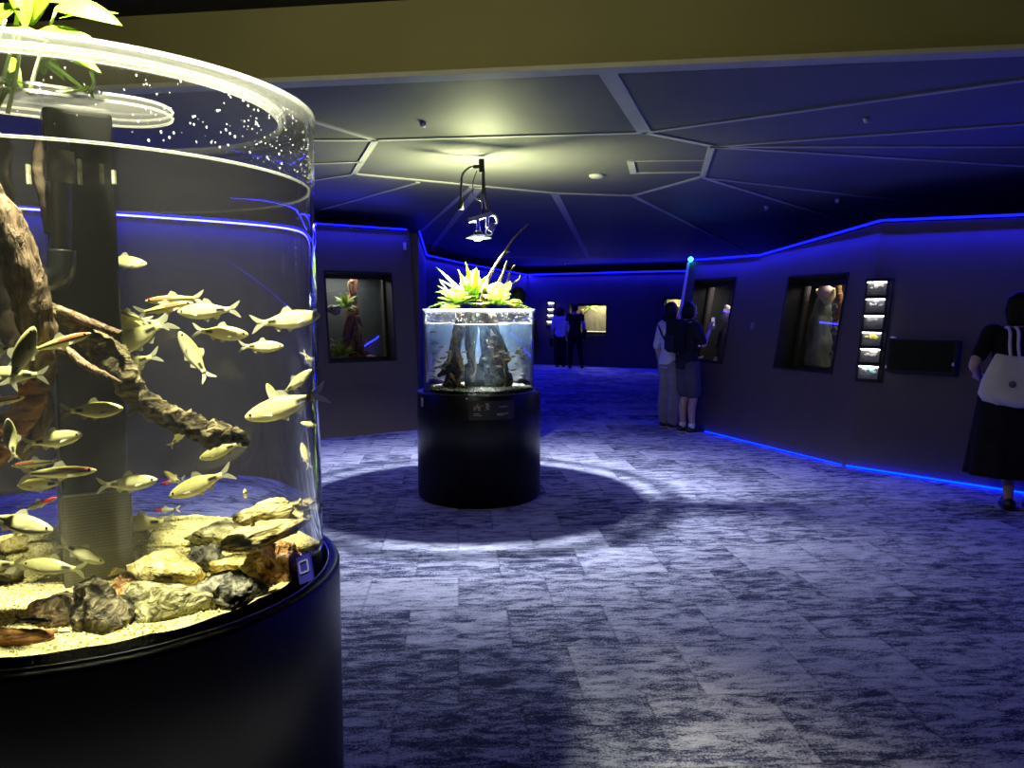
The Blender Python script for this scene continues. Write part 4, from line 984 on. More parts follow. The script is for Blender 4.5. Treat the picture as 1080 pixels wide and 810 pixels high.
bm = bmesh.new(); tube(bm, [pa(504, 243), pa(504, 247)], [.022, .05], 14); wpart('lamp_holder', bm, M['greypipe'], lampt, True)
bm = bmesh.new(); c = pa(505, 250); lathe(bm, [(.035, .025), (.06, .012), (.105, -.006), (.11, -.010), (.10, -.010), (.06, .005), (.03, .018)], 32, c, close=True); wpart('shade', bm, M['whitepl'], lampt, True)
bm = bmesh.new(); ell(bm, pa(504, 250.5), (.045, .045, .03)); wpart('bulb', bm, M['bulb'], lampt, True)
bm = bmesh.new(); pts, rr = spline([pa(518, 226), pa(523, 229), pa(524, 235), pa(520, 238)], [.009] * 4, 5); tube(bm, pts, rr, 8); wpart('white_cord', bm, M['whitepl'], lampt, True)
bm = bmesh.new(); c = pa(515.5, 245); tube(bm, [c + Vector((.026 * math.cos(a_), 0, .026 * math.sin(a_))) for a_ in [2 * PI * i / 20 for i in range(21)]], .006, 6); wpart('cord_loop', bm, M['whitepl'], lampt, True)
bm = bmesh.new(); bbox_b(bm, pa(519, 240), (.045, .045, .07), .008, Euler((0, .4, 0))); wpart('driver_box', bm, M['bluepl'], lampt)
# lamp above the large tank (out of the frame)
BL = Vector((-.88, 1.60, 2.76))
l2 = thing('hanging_lamp', 'spot lamp hanging above the large tank and its leafy plant', 'lamp', BL)
bm = bmesh.new(); tube(bm, [BL + Vector((0, 0, .02)), Vector((BL.x, BL.y, CZ + .40))], .01, 8); wpart('rod', bm, M['matblack'], l2)
bm = bmesh.new(); lathe(bm, [(.03, .06), (.07, .05), (.13, .022), (.12, .022), (.06, .04), (.03, .045)], 32, BL, close=True); wpart('shade', bm, M['whitepl'], l2, True)
bm = bmesh.new(); ell(bm, BL + Vector((0, 0, .03)), (.04, .04, .022)); wpart('bulb', bm, M['bulb'], l2, True)
def light(name, typ, loc, power, col, size=.05, aim=None, spot=None, blend=.3, shape=None, sy=None):
    L_ = bpy.data.lights.new(name, typ); L_.energy = power; L_.color = col
    if typ in ('POINT', 'SPOT'): L_.shadow_soft_size = size
    if typ == 'AREA':
        L_.size = size
        if sy: L_.shape = 'RECTANGLE'; L_.size_y = sy
    if spot: L_.spot_size = math.radians(spot); L_.spot_blend = blend
    o = bpy.data.objects.new(name, L_); COL.objects.link(o); o.location = loc
    if aim is not None: o.rotation_euler = (Vector(aim) - Vector(loc)).to_track_quat('-Z', 'Y').to_euler()
    return o
LC = pa(504, 250) + Vector((.03, -.06, -.045))
light('lamp_light', 'SPOT', LC, P_CEN, (.86, .91, 1.0), .03, LC + Vector((0, 0, -2)), 136, .9)
light('lamp_light_large_tank', 'SPOT', BL + Vector((0, 0, -.02)), P_BIG, (1.0, .945, .62), .04, BL + Vector((0, 0, -2)), 94, .7)
light('added_fill_light', 'POINT', BL + Vector((0, 0, .12)), 105, (1.0, .93, .5), .05)  # added point light above the shade, brightens the bulkhead face
light('added_fill_light', 'SPOT', pa(505, 250) + Vector((0, .12, .02)), 210, (.95, 1.0, .5), .05, pa(505, 250) + Vector((0, .12, 3)), 168, .5)  # added uplight standing in for bounce off the water and ferns

# ------------------------------------------------------------------ ceiling fittings
def small(name, label, cat, px, py, r, h, m, z=CZ, group=None):
    p = atz(px, py, z); bm = bmesh.new(); lathe(bm, [(.001, -h), (r * .7, -h), (r, -h * .4), (r, 0), (.001, 0)], 20, (p.x, p.y, z + .001)); return tag(obj(name, bm, m, None, True), label, cat, group)
small('ceiling_smoke_detector', 'flat round pale detector on the lit ceiling right of the hanging lamp', 'detector', 629.5, 184.5, .075, .03, M['seam'])
small('ceiling_sprinkler', 'tiny ceiling sprinkler head above and left of the hanging lamp', 'sprinkler', 446, 128.5, .022, .035, M['steel'])
small('ceiling_spotlight', 'small dark ceiling spotlight on the right, nearer the planted wall', 'spotlight', 884, 209.5, .035, .05, M['steel'])
small('ceiling_spotlight', 'small dark ceiling spotlight left of its twin above the backpack visitor', 'spotlight', 809, 217, .035, .05, M['steel'])
small('ceiling_sprinkler', 'tiny sprinkler head on the right-hand ceiling below the bulkhead', 'sprinkler', 914, 124, .022, .035, M['steel'])
small('ceiling_sprinkler', 'tiny sprinkler head on the far ceiling above the couple', 'sprinkler', 595, 277.5, .05, .06, M['steel'])

# ------------------------------------------------------------------ WALL AQUARIUMS
def sub(bm_fn, name, m, W, u, v, d, t, smooth=False):
    """build in wall coordinates (x along, y into, z up) then place"""
    bm = bmesh.new(); bm_fn(bm); bmesh.ops.transform(bm, matrix=W.mat4(u, v, d), verts=bm.verts[:]); return wpart(name, bm, m, t, smooth)
def wall_tank(W, h, label, depth, tankd0, back, lp, lcol, sill=.06, head=.06, side=.05, sleeve=None, sand=None, bottom=True, ext=0.0):
    tankd = min(tankd0, .6); u0, u1, v0, v1 = h; uc, vc = (u0 + u1) / 2, (v0 + v1) / 2; w, hh = u1 - u0, v1 - v0
    t = thing('built_in_aquarium', label, 'aquarium', W.pt(uc, v0, 0))
    sl = sleeve or M['matblack']
    def fr(bm):
        y0, y1 = -.012, depth
        e = .02
        box(bm, (0, (y0 + y1) / 2, hh / 2 - e / 2), (w, y1 - y0, e)); box(bm, (0, (y0 + y1) / 2, -hh / 2 + e / 2), (w, y1 - y0, e))
        for s in (-1, 1): box(bm, (s * (w / 2 - e / 2), (y0 + y1) / 2, 0), (e, y1 - y0, hh - 2 * e))
        # inner rebate
        y2 = depth - .03
        box(bm, (0, y2, hh / 2 - head / 2 - e), (w - 2 * e, .03, head)); box(bm, (0, y2, -hh / 2 + sill / 2 + e), (w - 2 * e, .03, sill))
        for s in (-1, 1): box(bm, (s * (w / 2 - side / 2 - e), y2, 0), (side, .03, hh - 2 * e))
    sub(fr, 'frame', sl, W, uc, vc, 0, t)
    iw, ih = w - .04 - 2 * side, hh - .04 - head - sill; vo = (sill - head) / 2
    sub(lambda bm: box(bm, (0, depth, vo), (iw + .04, .01, ih + .04)), 'glass', M['glass'], W, uc, vc, 0, t)
    def bk(bm):
        box(bm, (0, depth + tankd0, vo - (0 if bottom else .5)), (iw + .5 + 2 * ext, .02, ih + (.3 if bottom else 1.3)))
        for s in (-1, 1): box(bm, (s * (iw / 2 + .22 + ext), depth + tankd0 / 2 + .01, vo), (.02, tankd0 - .02, ih + .3))
        bottom and box(bm, (0, depth + tankd / 2 + .01, vo - ih / 2 - .06), (iw + .42 + 2 * ext, tankd - .02, .02)); box(bm, (0, depth + tankd0 / 2 + .01, vo + ih / 2 + .13), (iw + .42 + 2 * ext, tankd0 - .02, .02))
    sub(bk, 'tank_shell', back, W, uc, vc, 0, t)
    if sand:
        def sd(bm):
            n = 14; g = []
            for j in range(n + 1):
                g.append([bm.verts.new(((i / n - .5) * (iw + .38 + 2 * ext), depth + .03 + (tankd - .06) * j / n, vo - ih / 2 - .02 + .03 * j / n + .02 * noise.noise(Vector((i * .4, j * .4, u0))))) for i in range(n + 1)])
            for j in range(n):
                for i in range(n): bm.faces.new((g[j][i], g[j][i + 1], g[j + 1][i + 1], g[j + 1][i]))
            r = bmesh.ops.extrude_face_region(bm, geom=bm.faces[:])
            for v in r['geom']:
                if isinstance(v, bmesh.types.BMVert): v.co.z -= .025
        s_ = sub(sd, 'sand_bed', sand, W, uc, vc, 0, t, True); s_['kind'] = 'stuff'
    mtx = W.mat4(uc, vc, 0)
    lx = -.2 if ext else 0
    sub(lambda bm: box(bm, (lx, depth + tankd * .45, vo + ih / 2 + .112), (iw * .8, tankd * .5, .015)), 'light_bar', emis('tank_light', lcol, 6.0), W, uc, vc, 0, t)
    a = light('tank_light', 'AREA', mtx @ Vector((lx, depth + tankd * .45, vo + ih / 2 + .10)), lp, lcol, iw * .8, mtx @ Vector((lx, depth + tankd * .45, -2)), sy=tankd * .5)
    return t, mtx, iw, ih, vo
M['tankback'] = plain('teal_grey_tank_back', (.022, .028, .028), .7)
M['tankdark'] = plain('black_tank_back', (.012, .013, .014), .7)
M['tankolive'] = plain('olive_tank_side', (.16, .14, .09), .7)
M['sand'] = mk_gravel('pink_sand', [(.0, (.35, .25, .2)), (.5, (.55, .42, .35)), (1, (.7, .58, .5))], 60)
M['sandw'] = mk_gravel('white_sand', [(.0, (.55, .52, .42)), (.5, (.75, .72, .58)), (1, (.9, .88, .75))], 60)
def wtube(W, mtx, pix, d, m, name, label, cat, jit=.35, seg=12, seed=1, parent=None):
    """tube along points given in the wall tank's own metres (x, y depth, z, r)"""
    bm = bmesh.new(); pts, rr = spline([mtx @ Vector(p[:3]) for p in pix], [p[3] for p in pix], 5); tube(bm, pts, rr, seg, jitter=jit, seed=seed)
    o = obj(name, bm, m, None, True)
    if parent is not None: return put_child(o, parent)
    return tag(o, label, cat)
def put_child(o, par): o.parent = par; return o
# tank 1 : planted window in the left wall
t1_, m1, iw, ih, vo = wall_tank(WL, h1, 'planted aquarium window in the left wall with a driftwood trunk and two bright plants', .22, .5, M['tankback'], 8, (1, .97, .88), .05, .05, .03, sand=M['sand'])
def rel(W, h, mtx, px, py, y):
    """tank-local point seen at a pixel at depth y behind the wall face"""
    d = ray(px, py); inv = mtx.inverted(); o_ = inv @ CAMP; dd = inv.to_3x3() @ d; t = (y - o_.y) / dd.y; return o_ + dd * t
def R1(px, py, y, r=0): p = rel(WL, h1, m1, px, py, y); return (p.x, p.y, p.z, r)
k1 = 9.6 / F
tr = wtube(WL, m1, [R1(373, 283, .45, 3 * k1), R1(372, 305, .45, 4 * k1), R1(372, 328, .44, 6 * k1), R1(374, 350, .42, 8 * k1), R1(378, 364, .40, 10 * k1), R1(380, 377, .40, 13 * k1)], 0, M['woodr'], 'driftwood', 'dark reddish driftwood trunk inside the left wall window', 'driftwood', .7, seed=4)
for i, q in enumerate([[(376, 333, .36, 3), (380, 340, .34, 2), (383, 344, .33, 1)], [(370, 330, .38, 4), (366, 350, .36, 4), (364, 370, .36, 3)], [(376, 345, .34, 5), (380, 360, .32, 5), (386, 373, .31, 4)], [(374, 352, .33, 3), (372, 365, .31, 3), (376, 374, .31, 2)], [(372, 296, .42, 2), (368, 300, .40, 2), (371, 312, .40, 1.5)]]):
    wtube(WL, m1, [R1(a, b, c, r * k1) for a, b, c, r in q], 0, M['woodr'] if i % 2 else M['wood'], 'branch', '', '', .4, 8, i + 2, tr)
def bush(px, py, y, n, L_, W, mtx, R_, label, el=(.0, 1.3), mname='leaf', width=.018):
    p = mtx @ Vector(R_(px, py, y)[:3]); t = thing('aquarium_plant', label, 'plant', p)
    for i in range(n):
        a = 2 * PI * i / n + rnd.uniform(-.2, .2); e = rnd.uniform(*el); d = Vector((math.cos(a) * math.cos(e), math.sin(a) * math.cos(e) * .5, math.sin(e)))
        obj('leaf', leaf_bm(Vector((0, 0, 0)), d * L_ * rnd.uniform(.7, 1.1), width, Vector((0, -.5, 1)), .15, 'oval'), M[mname], t, True)
bush(365, 322, .33, 30, .19, WL, m1, R1, 'bright green plant on the upper trunk in the left wall window', (-.5, 1.2), width=.022)
bush(361, 375, .30, 26, .20, WL, m1, R1, 'bright green plant at the bottom of the left wall window', (.1, 1.2), width=.018)
bush(357, 366, .38, 10, .15, WL, m1, R1, 'darker green plant behind the bottom one in the left wall window', (.3, 1.3), 'leafd', .014)
for (px, py, w, h_, lb, kd) in [(352, 371, 12, 12, 'grey stone at the bottom left of the left wall window', 'grey'), (352, 327, 14, 9, 'grey stone ledge under the upper plant in the left wall window', 'grey')]:
    p = m1 @ Vector(R1(px, py, .40)[:3]); o = obj('rock', rock_bm((w * k1 * 1.2, .14, h_ * k1 * 1.3), 5 + px, sub=3), RK[kd], None, True); o.location = p; tag(o, lb, 'rock')
p = m1 @ Vector(R1(388, 376, .30)[:3]); o = obj('rock', rock_bm((.20, .12, .05), 77, sub=3), RK['orange'], None, True); o.location = p; tag(o, 'flat pinkish stone at the trunk foot in the left wall window', 'rock')
# tank 2 and 3 : tall windows in the right wall
t2_, m2, iw2, ih2, vo2 = wall_tank(WA, hA1, 'tall dark aquarium window the backpack visitor is photographing', .26, .55, M['tankdark'], 2.4, (1, .93, .86), .03, .05, .02, sand=M['sand'], ext=.12)
def R2(px, py, y, r=0): p = rel(WA, hA1, m2, px, py, y); return (p.x, p.y, p.z, r)
t3_, m3, iw3, ih3, vo3 = wall_tank(WA, hA2, 'aquarium window with a tall grey stump, left of the lit picture panels', .26, .55, M['tankdark'], 3, (1, .93, .75), .05, .06, .03, sand=M['sandw'], ext=.5)
def R3(px, py, y, r=0): p = rel(WA, hA2, m3, px, py, y); return (p.x, p.y, p.z, r)
k3 = 9.2 / F
M['greystump'] = textured('grey_stump_bark', [(.3, (.05, .055, .05)), (.5, (.16, .165, .15)), (.75, (.30, .30, .27))], 5, .85, .6, (2, 2, .6), 8)
stp = wtube(WA, m3, [R3(862, 386, .50, 13 * k3), R3(864, 360, .50, 13 * k3), R3(866, 335, .50, 11 * k3), R3(869, 318, .48, 7 * k3), R3(870, 306, .48, 6 * k3)], 0, M['greystump'], 'driftwood', 'tall grey stump filling the aquarium window left of the picture panels', 'driftwood', .25, 16, 6)
wtube(WA, m3, [R3(862, 306, .44, 2 * k3), R3(868, 314, .43, 3 * k3), R3(873, 319, .43, 3 * k3), R3(878, 312, .44, 3 * k3), R3(881, 304, .44, 2 * k3)], 0, plain('pale_yellow_bark', (.6, .52, .28), .8), 'pale_collar', '', '', .3, 8, 3, stp)
o = obj('rock', rock_bm((.20, .16, .17), 231, sub=3), plain('pink_stone', (.5, .34, .36), .8, bmp=.4), None, True); o.location = m3 @ Vector(R3(871, 308, .40)[:3]); tag(o, 'pinkish stone caught at the top of the tall grey stump', 'rock')
wtube(WA, m3, [R3(884, 298, .40, 3 * k3), R3(885, 318, .40, 3.5 * k3), R3(882, 336, .40, 2.5 * k3), R3(884, 352, .40, 2 * k3)], 0, M['woodo'], 'driftwood', 'thin orange branch at the right side of the stump window', 'driftwood', .3, 10, 8)
for i, (x, y) in enumerate([(881, 325), (880, 349), (878, 374)]):
    p = m3 @ Vector(R3(x, y, .36)[:3]); o = obj('rock', rock_bm((.08, .07, .10), 300 + i, sub=3), RK['grey'], None, True); o.location = p
    tag(o, ('pale shell-like stone highest at the right of the stump window', 'pale shell-like stone midway down the right of the stump window', 'pale shell-like stone lowest at the right of the stump window')[i], 'rock')
k2 = 10.6 / F
wtube(WA, m2, [R2(766, 388, .50, 9 * k2), R2(765, 365, .50, 9 * k2), R2(767, 350, .50, 8 * k2), R2(770, 341, .50, 4 * k2)], 0, M['woodd'], 'driftwood', 'dark stump standing in for a mirrored visitor in dark clothes in the tall window', 'driftwood', .25, 14, 6)  # added stump in place of the mirrored visitor's dark clothing
o = obj('rock', rock_bm((.20, .16, .24), 77, sub=3, rough=.2), plain('mirrored_face_stand_in', (.75, .55, .50), .8, bmp=.4, var=.35, scale=14), None, True); o.location = m2 @ Vector(R2(768, 331, .48)[:3]); tag(o, 'pinkish-white stone standing in for a mirrored face in the tall dark aquarium window', 'rock')  # added stone in place of the mirrored visitor's pale face
o = obj('rock', rock_bm((.16, .12, .10), 411, sub=3), plain('pale_sandstone', (.72, .60, .5), .8, bmp=.4), None, True); o.location = m2 @ Vector(R2(757, 380, .42)[:3]); tag(o, 'pale stone at the bottom of the tall dark aquarium window', 'rock')
# far windows
tF, mF, iwF, ihF, voF = wall_tank(WF, hF, 'bright yellow-lit aquarium window in the far wall beside the couple', .22, .6, M['tankolive'], 26, (1, .93, .62), .08, .05, .04, sand=M['sandw'])
def RF(px, py, y, r=0): p = rel(WF, hF, mF, px, py, y); return (p.x, p.y, p.z, r)
wtube(WF, mF, [RF(614, 350, .5, .05), RF(615, 338, .5, .05), RF(614, 326, .5, .06)], 0, M['wood'], 'driftwood', 'pale upright wood in the bright far wall window', 'driftwood', .3)
bush(622, 325, .4, 12, .28, WF, mF, RF, 'leafy plant at the top of the bright far wall window', (-.8, .6), width=.05)
tR, mR, iwR, ihR, voR = wall_tank(WR, hR, 'small lit aquarium window in the far right wall behind the bob-haired visitor', .2, .5, M['tankolive'], 10, (1, .93, .6), .05, .05, .04, sand=M['sandw'])
p = mR @ Vector((0, .4, -ihR * .2)); o = obj('rock', rock_bm((.25, .2, .2), 511, sub=3), RK['olive'], None, True); o.location = p; tag(o, 'olive stone inside the small far right wall window', 'rock')

# ------------------------------------------------------------------ lit picture panels beside the right-hand windows
def pic_mat(name, st, sc):
    return textured(name, st, sc, .6, .05, detail=4)
def panels(W, cols, labels, grp, back_label, pics, k):
    """cols: list of (u0,u1,v0,v1)"""
    u0 = min(c[0] for c in cols) - .03; u1 = max(c[1] for c in cols) + .03; v0 = min(c[2] for c in cols) - .03; v1 = max(c[3] for c in cols) + .02
    bm = bmesh.new(); box(bm, (0, -.012, 0), (u1 - u0, .02, v1 - v0)); bmesh.ops.transform(bm, matrix=W.mat4((u0 + u1) / 2, (v0 + v1) / 2), verts=bm.verts[:])
    tag(obj('panel_backboard', bm, M['matblack']), back_label, 'board')
    for i, (a, b, c, d) in enumerate(cols):
        w, h = b - a, d - c; t = thing('picture_panel', labels[i], 'panel', W.pt((a + b) / 2, c, -.03), 0, grp); u, v = (a + b) / 2, (c + d) / 2
        sub(lambda bm: box(bm, (0, -.034, 0), (w, .02, h)), 'board', plain('dark_panel_face', (.09, .085, .085), .5), W, u, v, 0, t)
        sub(lambda bm: box(bm, (0, -.060, h / 2 - .012), (w + .02, .04, .02)), 'light_hood', M['matblack'], W, u, v, 0, t)
        sub(lambda bm: box(bm, (0, -.050, h / 2 - .026), (w, .012, .008)), 'light_bar', emis('panel_light', (1, .98, .95), 14.0), W, u, v, 0, t)
        def blob(bm):
            r = random.Random(i * 5 + 2)
            for q in range(7): ell(bm, (r.uniform(-.3, .3) * w, -.045, h * r.uniform(-.05, .22)), (w * r.uniform(.06, .16), .003, h * r.uniform(.05, .13)), 1)
        sub(blob, 'picture', plain('panel_picture', pics[i], .6, var=.5, scale=30), W, u, v, 0, t)
        if k:
            sub(lambda bm: [box(bm, (-w * .1 + .0 * q, -.0448, -h * (.20 + .09 * q)), (w * (.62 - .16 * q), .002, h * .03)) for q in range(3)], 'text_lines', plain('grey_text', (.25, .25, .25), .6), W, u, v, 0, t)
        mm = W.mat4(u, v); light('panel_light', 'AREA', mm @ Vector((0, -.075, h / 2 - .03)), .10 * (w / .2) ** 2 * (1 if k else 3), (1, .98, .95), w * .9, mm @ Vector((0, -.03, -h / 2)), sy=.01)
px6 = [((918, 296), (938, 296), 312), ((916.5, 314), (936, 314), 330), ((914.5, 331.5), (934.5, 331.5), 347.5), ((912.5, 349), (932, 349), 365), ((910.5, 366.5), (930.5, 366.5), 382.5), ((908.5, 384.5), (929, 384.5), 400)]
cols = []
for (a, b, yb) in px6:
    A, B_, C_ = WB.hit(*a), WB.hit(*b), WB.hit((a[0] + b[0]) / 2, yb); cols.append((A[0], B_[0], C_[1], (A[1] + B_[1]) / 2))
panels(WB, cols, ['topmost lit picture panel, cream shapes, in the column by the black display box', 'second lit picture panel from the top, grey tree-like shapes', 'third lit picture panel from the top, dark with one white dot', 'fourth lit picture panel from the top with a yellow fish picture', 'fifth lit picture panel from the top, pale sand-coloured shape', 'lowest lit picture panel with a turquoise band over grey'],
       'lit picture panels in a column on the right wall', 'tall narrow black backing board behind the column of six lit panels on the right wall', [(.75, .62, .5), (.45, .45, .47), (.22, .22, .22), (.70, .60, .08), (.70, .62, .5), (.35, .75, .62)], 1)
cols = []
for y in (318.5, 325, 331.5, 338): 
    A, B_, C_ = WF.hit(579 - (y - 318) * .06, y), WF.hit(585 - (y - 318) * .06, y), WF.hit(581, y + 5.2); cols.append((A[0], B_[0], C_[1], A[1]))
panels(WF, cols, ['topmost white lit panel in the far column left of the couple', 'second white lit panel down in the far column left of the couple', 'third white lit panel down in the far column left of the couple', 'lowest white lit panel in the far column left of the couple'], 'lit panels in a column on the far wall', 'narrow black backing board of the far column of lit panels', [(.8, .8, .8)] * 4, 0)
# black display box
a, b, c_, d = WB.hit(942, 358), WB.hit(1016, 358), WB.hit(942, 393.5), WB.hit(1012, 397)
mb = thing('display_box', 'shallow black glass-fronted display box on the right wall beside the picture panels', 'display box', WB.pt((a[0] + b[0]) / 2, c_[1], 0))
w, h = b[0] - a[0], a[1] - (c_[1] + d[1]) / 2; u, v = (a[0] + b[0]) / 2, (a[1] + (c_[1] + d[1]) / 2) / 2
sub(lambda bm: bbox_b(bm, (0, -.05, 0), (w, .10, h), .012), 'case', M['matblack'], WB, u, v, 0, mb)
sub(lambda bm: bbox_b(bm, (0, -.101, 0), (w * .90, .008, h * .86), .004), 'screen', plain('dark_green_glass', (.008, .011, .008), .35, spec=.05), WB, u, v, 0, mb)
sub(lambda bm: bbox_b(bm, (w * .46, -.103, -h * .2), (.018, .008, .03), .003), 'lock', M['whitepl'], WB, u, v, 0, mb)
sub(lambda bm: bbox_b(bm, (-w * .49, -.103, -h * .36), (.016, .008, .03), .003), 'lock', M['whitepl'], WB, u, v, 0, mb)
q = WB.hit(942.5, 356); bm = bmesh.new(); bbox_b(bm, (0, -.012, 0), (.05, .02, .018), .003); bmesh.ops.transform(bm, matrix=WB.mat4(*q), verts=bm.verts[:]); tag(obj('name_label', bm, M['whitepl']), 'tiny white label just above the black display box', 'label')
q = WA.hit(794.5, 344); bm = bmesh.new(); bbox_b(bm, (0, -.012, 0), (.055, .02, .075), .004); bmesh.ops.transform(bm, matrix=WA.mat4(*q), verts=bm.verts[:]); tag(obj('wall_switch', bm, plain('grey_switch', (.18, .18, .2), .5)), 'small grey wall switch between the two tall windows on the right wall', 'switch')
q = WL.hit(426.5, 260); bm = bmesh.new(); bbox_b(bm, (0, -.012, 0), (.04, .02, .10), .004); bmesh.ops.transform(bm, matrix=WL.mat4(*q), verts=bm.verts[:]); tag(obj('wall_sensor', bm, M['seam']), 'small pale sensor high on the left wall near its corner', 'sensor')

# ------------------------------------------------------------------ PEOPLE
M['skin'] = plain('skin', (.48, .31, .24), .55, var=.05)
M['hair'] = plain('black_hair', (.006, .005, .006), .6, spec=.2, var=.3, scale=40)
M['hairg'] = plain('grey_hair', (.55, .53, .5), .6, var=.3, scale=40)
M['clblack'] = plain('black_cloth', (.012, .012, .015), .9, spec=.1)
M['clnavy'] = plain('navy_cloth', (.02, .02, .035), .9, spec=.1)
M['clwhite'] = plain('white_cloth', (.62, .62, .66), .9, spec=.1, var=.06)
M['clgrey'] = plain('grey_cloth', (.24, .22, .25), .9, spec=.1)
M['clshort'] = plain('dark_grey_cloth', (.09, .08, .10), .9, spec=.1)
M['shoe'] = plain('black_shoe', (.012, .012, .012), .5)
M['sole'] = plain('white_sole', (.6, .6, .6), .7)
M['canvas'] = plain('off_white_canvas', (.66, .62, .60), .9, spec=.1, var=.07, bmp=.2)
def blend_mesh(bm, voxel, name, m, parent, smooth=4):
    """fuse closed pieces into one continuous skin"""
    me = bpy.data.meshes.new(name); bm.to_mesh(me); bm.free(); o = link(name, me)
    r = o.modifiers.new('r', 'REMESH'); r.mode = 'VOXEL'; r.voxel_size = voxel
    s = o.modifiers.new('s', 'SMOOTH'); s.iterations = smooth; s.factor = .5
    dg = bpy.context.evaluated_depsgraph_get(); me2 = bpy.data.meshes.new_from_object(o.evaluated_get(dg))
    o.modifiers.clear(); old = o.data; o.data = me2; bpy.data.meshes.remove(old); me2.name = name
    me2.materials.clear(); me2.materials.append(m)
    for p in me2.polygons: p.use_smooth = True
    o.parent = parent; return o
def limb(bm, pts, rad, seg=14, n=5):
    P, R_ = spline(pts, rad, n); tube(bm, P, R_, seg)
    ell(bm, P[0], (R_[0],) * 3, 2); ell(bm, P[-1], (R_[-1],) * 3, 2)
def torso(bm, rows, seg=24):
    rings = []
    for (cx, cy, z, rx, ry) in rows: rings.append([bm.verts.new((cx + rx * math.cos(2 * PI * k / seg), cy + ry * math.sin(2 * PI * k / seg), z)) for k in range(seg)])
    for A, B in zip(rings, rings[1:]):
        for k in range(seg): bm.faces.new((A[k], A[(k + 1) % seg], B[(k + 1) % seg], B[k]))
    bm.faces.new(rings[0][::-1]); bm.faces.new(rings[-1])
def hand(bm, wrist, direction, palm, s=1.0, curl=.35):
    d = Vector(direction).normalized(); p = Vector(palm); p = (p - d * p.dot(d)).normalized(); sd = d.cross(p)
    M4 = Matrix((sd, d, p)).transposed().to_4x4(); M4.translation = wrist + d * .045 * s
    bmesh.ops.create_icosphere(bm, subdivisions=2, radius=1, matrix=M4 @ Matrix.Diagonal((.040 * s, .052 * s, .016 * s, 1)))
    for i, (o_, L_) in enumerate(((-.028, .066), (-.010, .078), (.010, .073), (.027, .056))):
        a = wrist + d * .082 * s + sd * o_ * s
        limb(bm, [a - d * .02 * s, a, a + (d + p * curl * .5) * L_ * .55 * s, a + (d * .92 + p * curl * 1.5) * L_ * s], [.0095 * s, .009 * s, .0085 * s, .007 * s], 8, 3)
    a = wrist + d * .03 * s - sd * .03 * s
    limb(bm, [a, a - sd * .022 * s + d * .022 * s + p * .012 * s, a - sd * .026 * s + d * .055 * s + p * .02 * s], [.012 * s, .0105 * s, .008 * s], 8, 3)
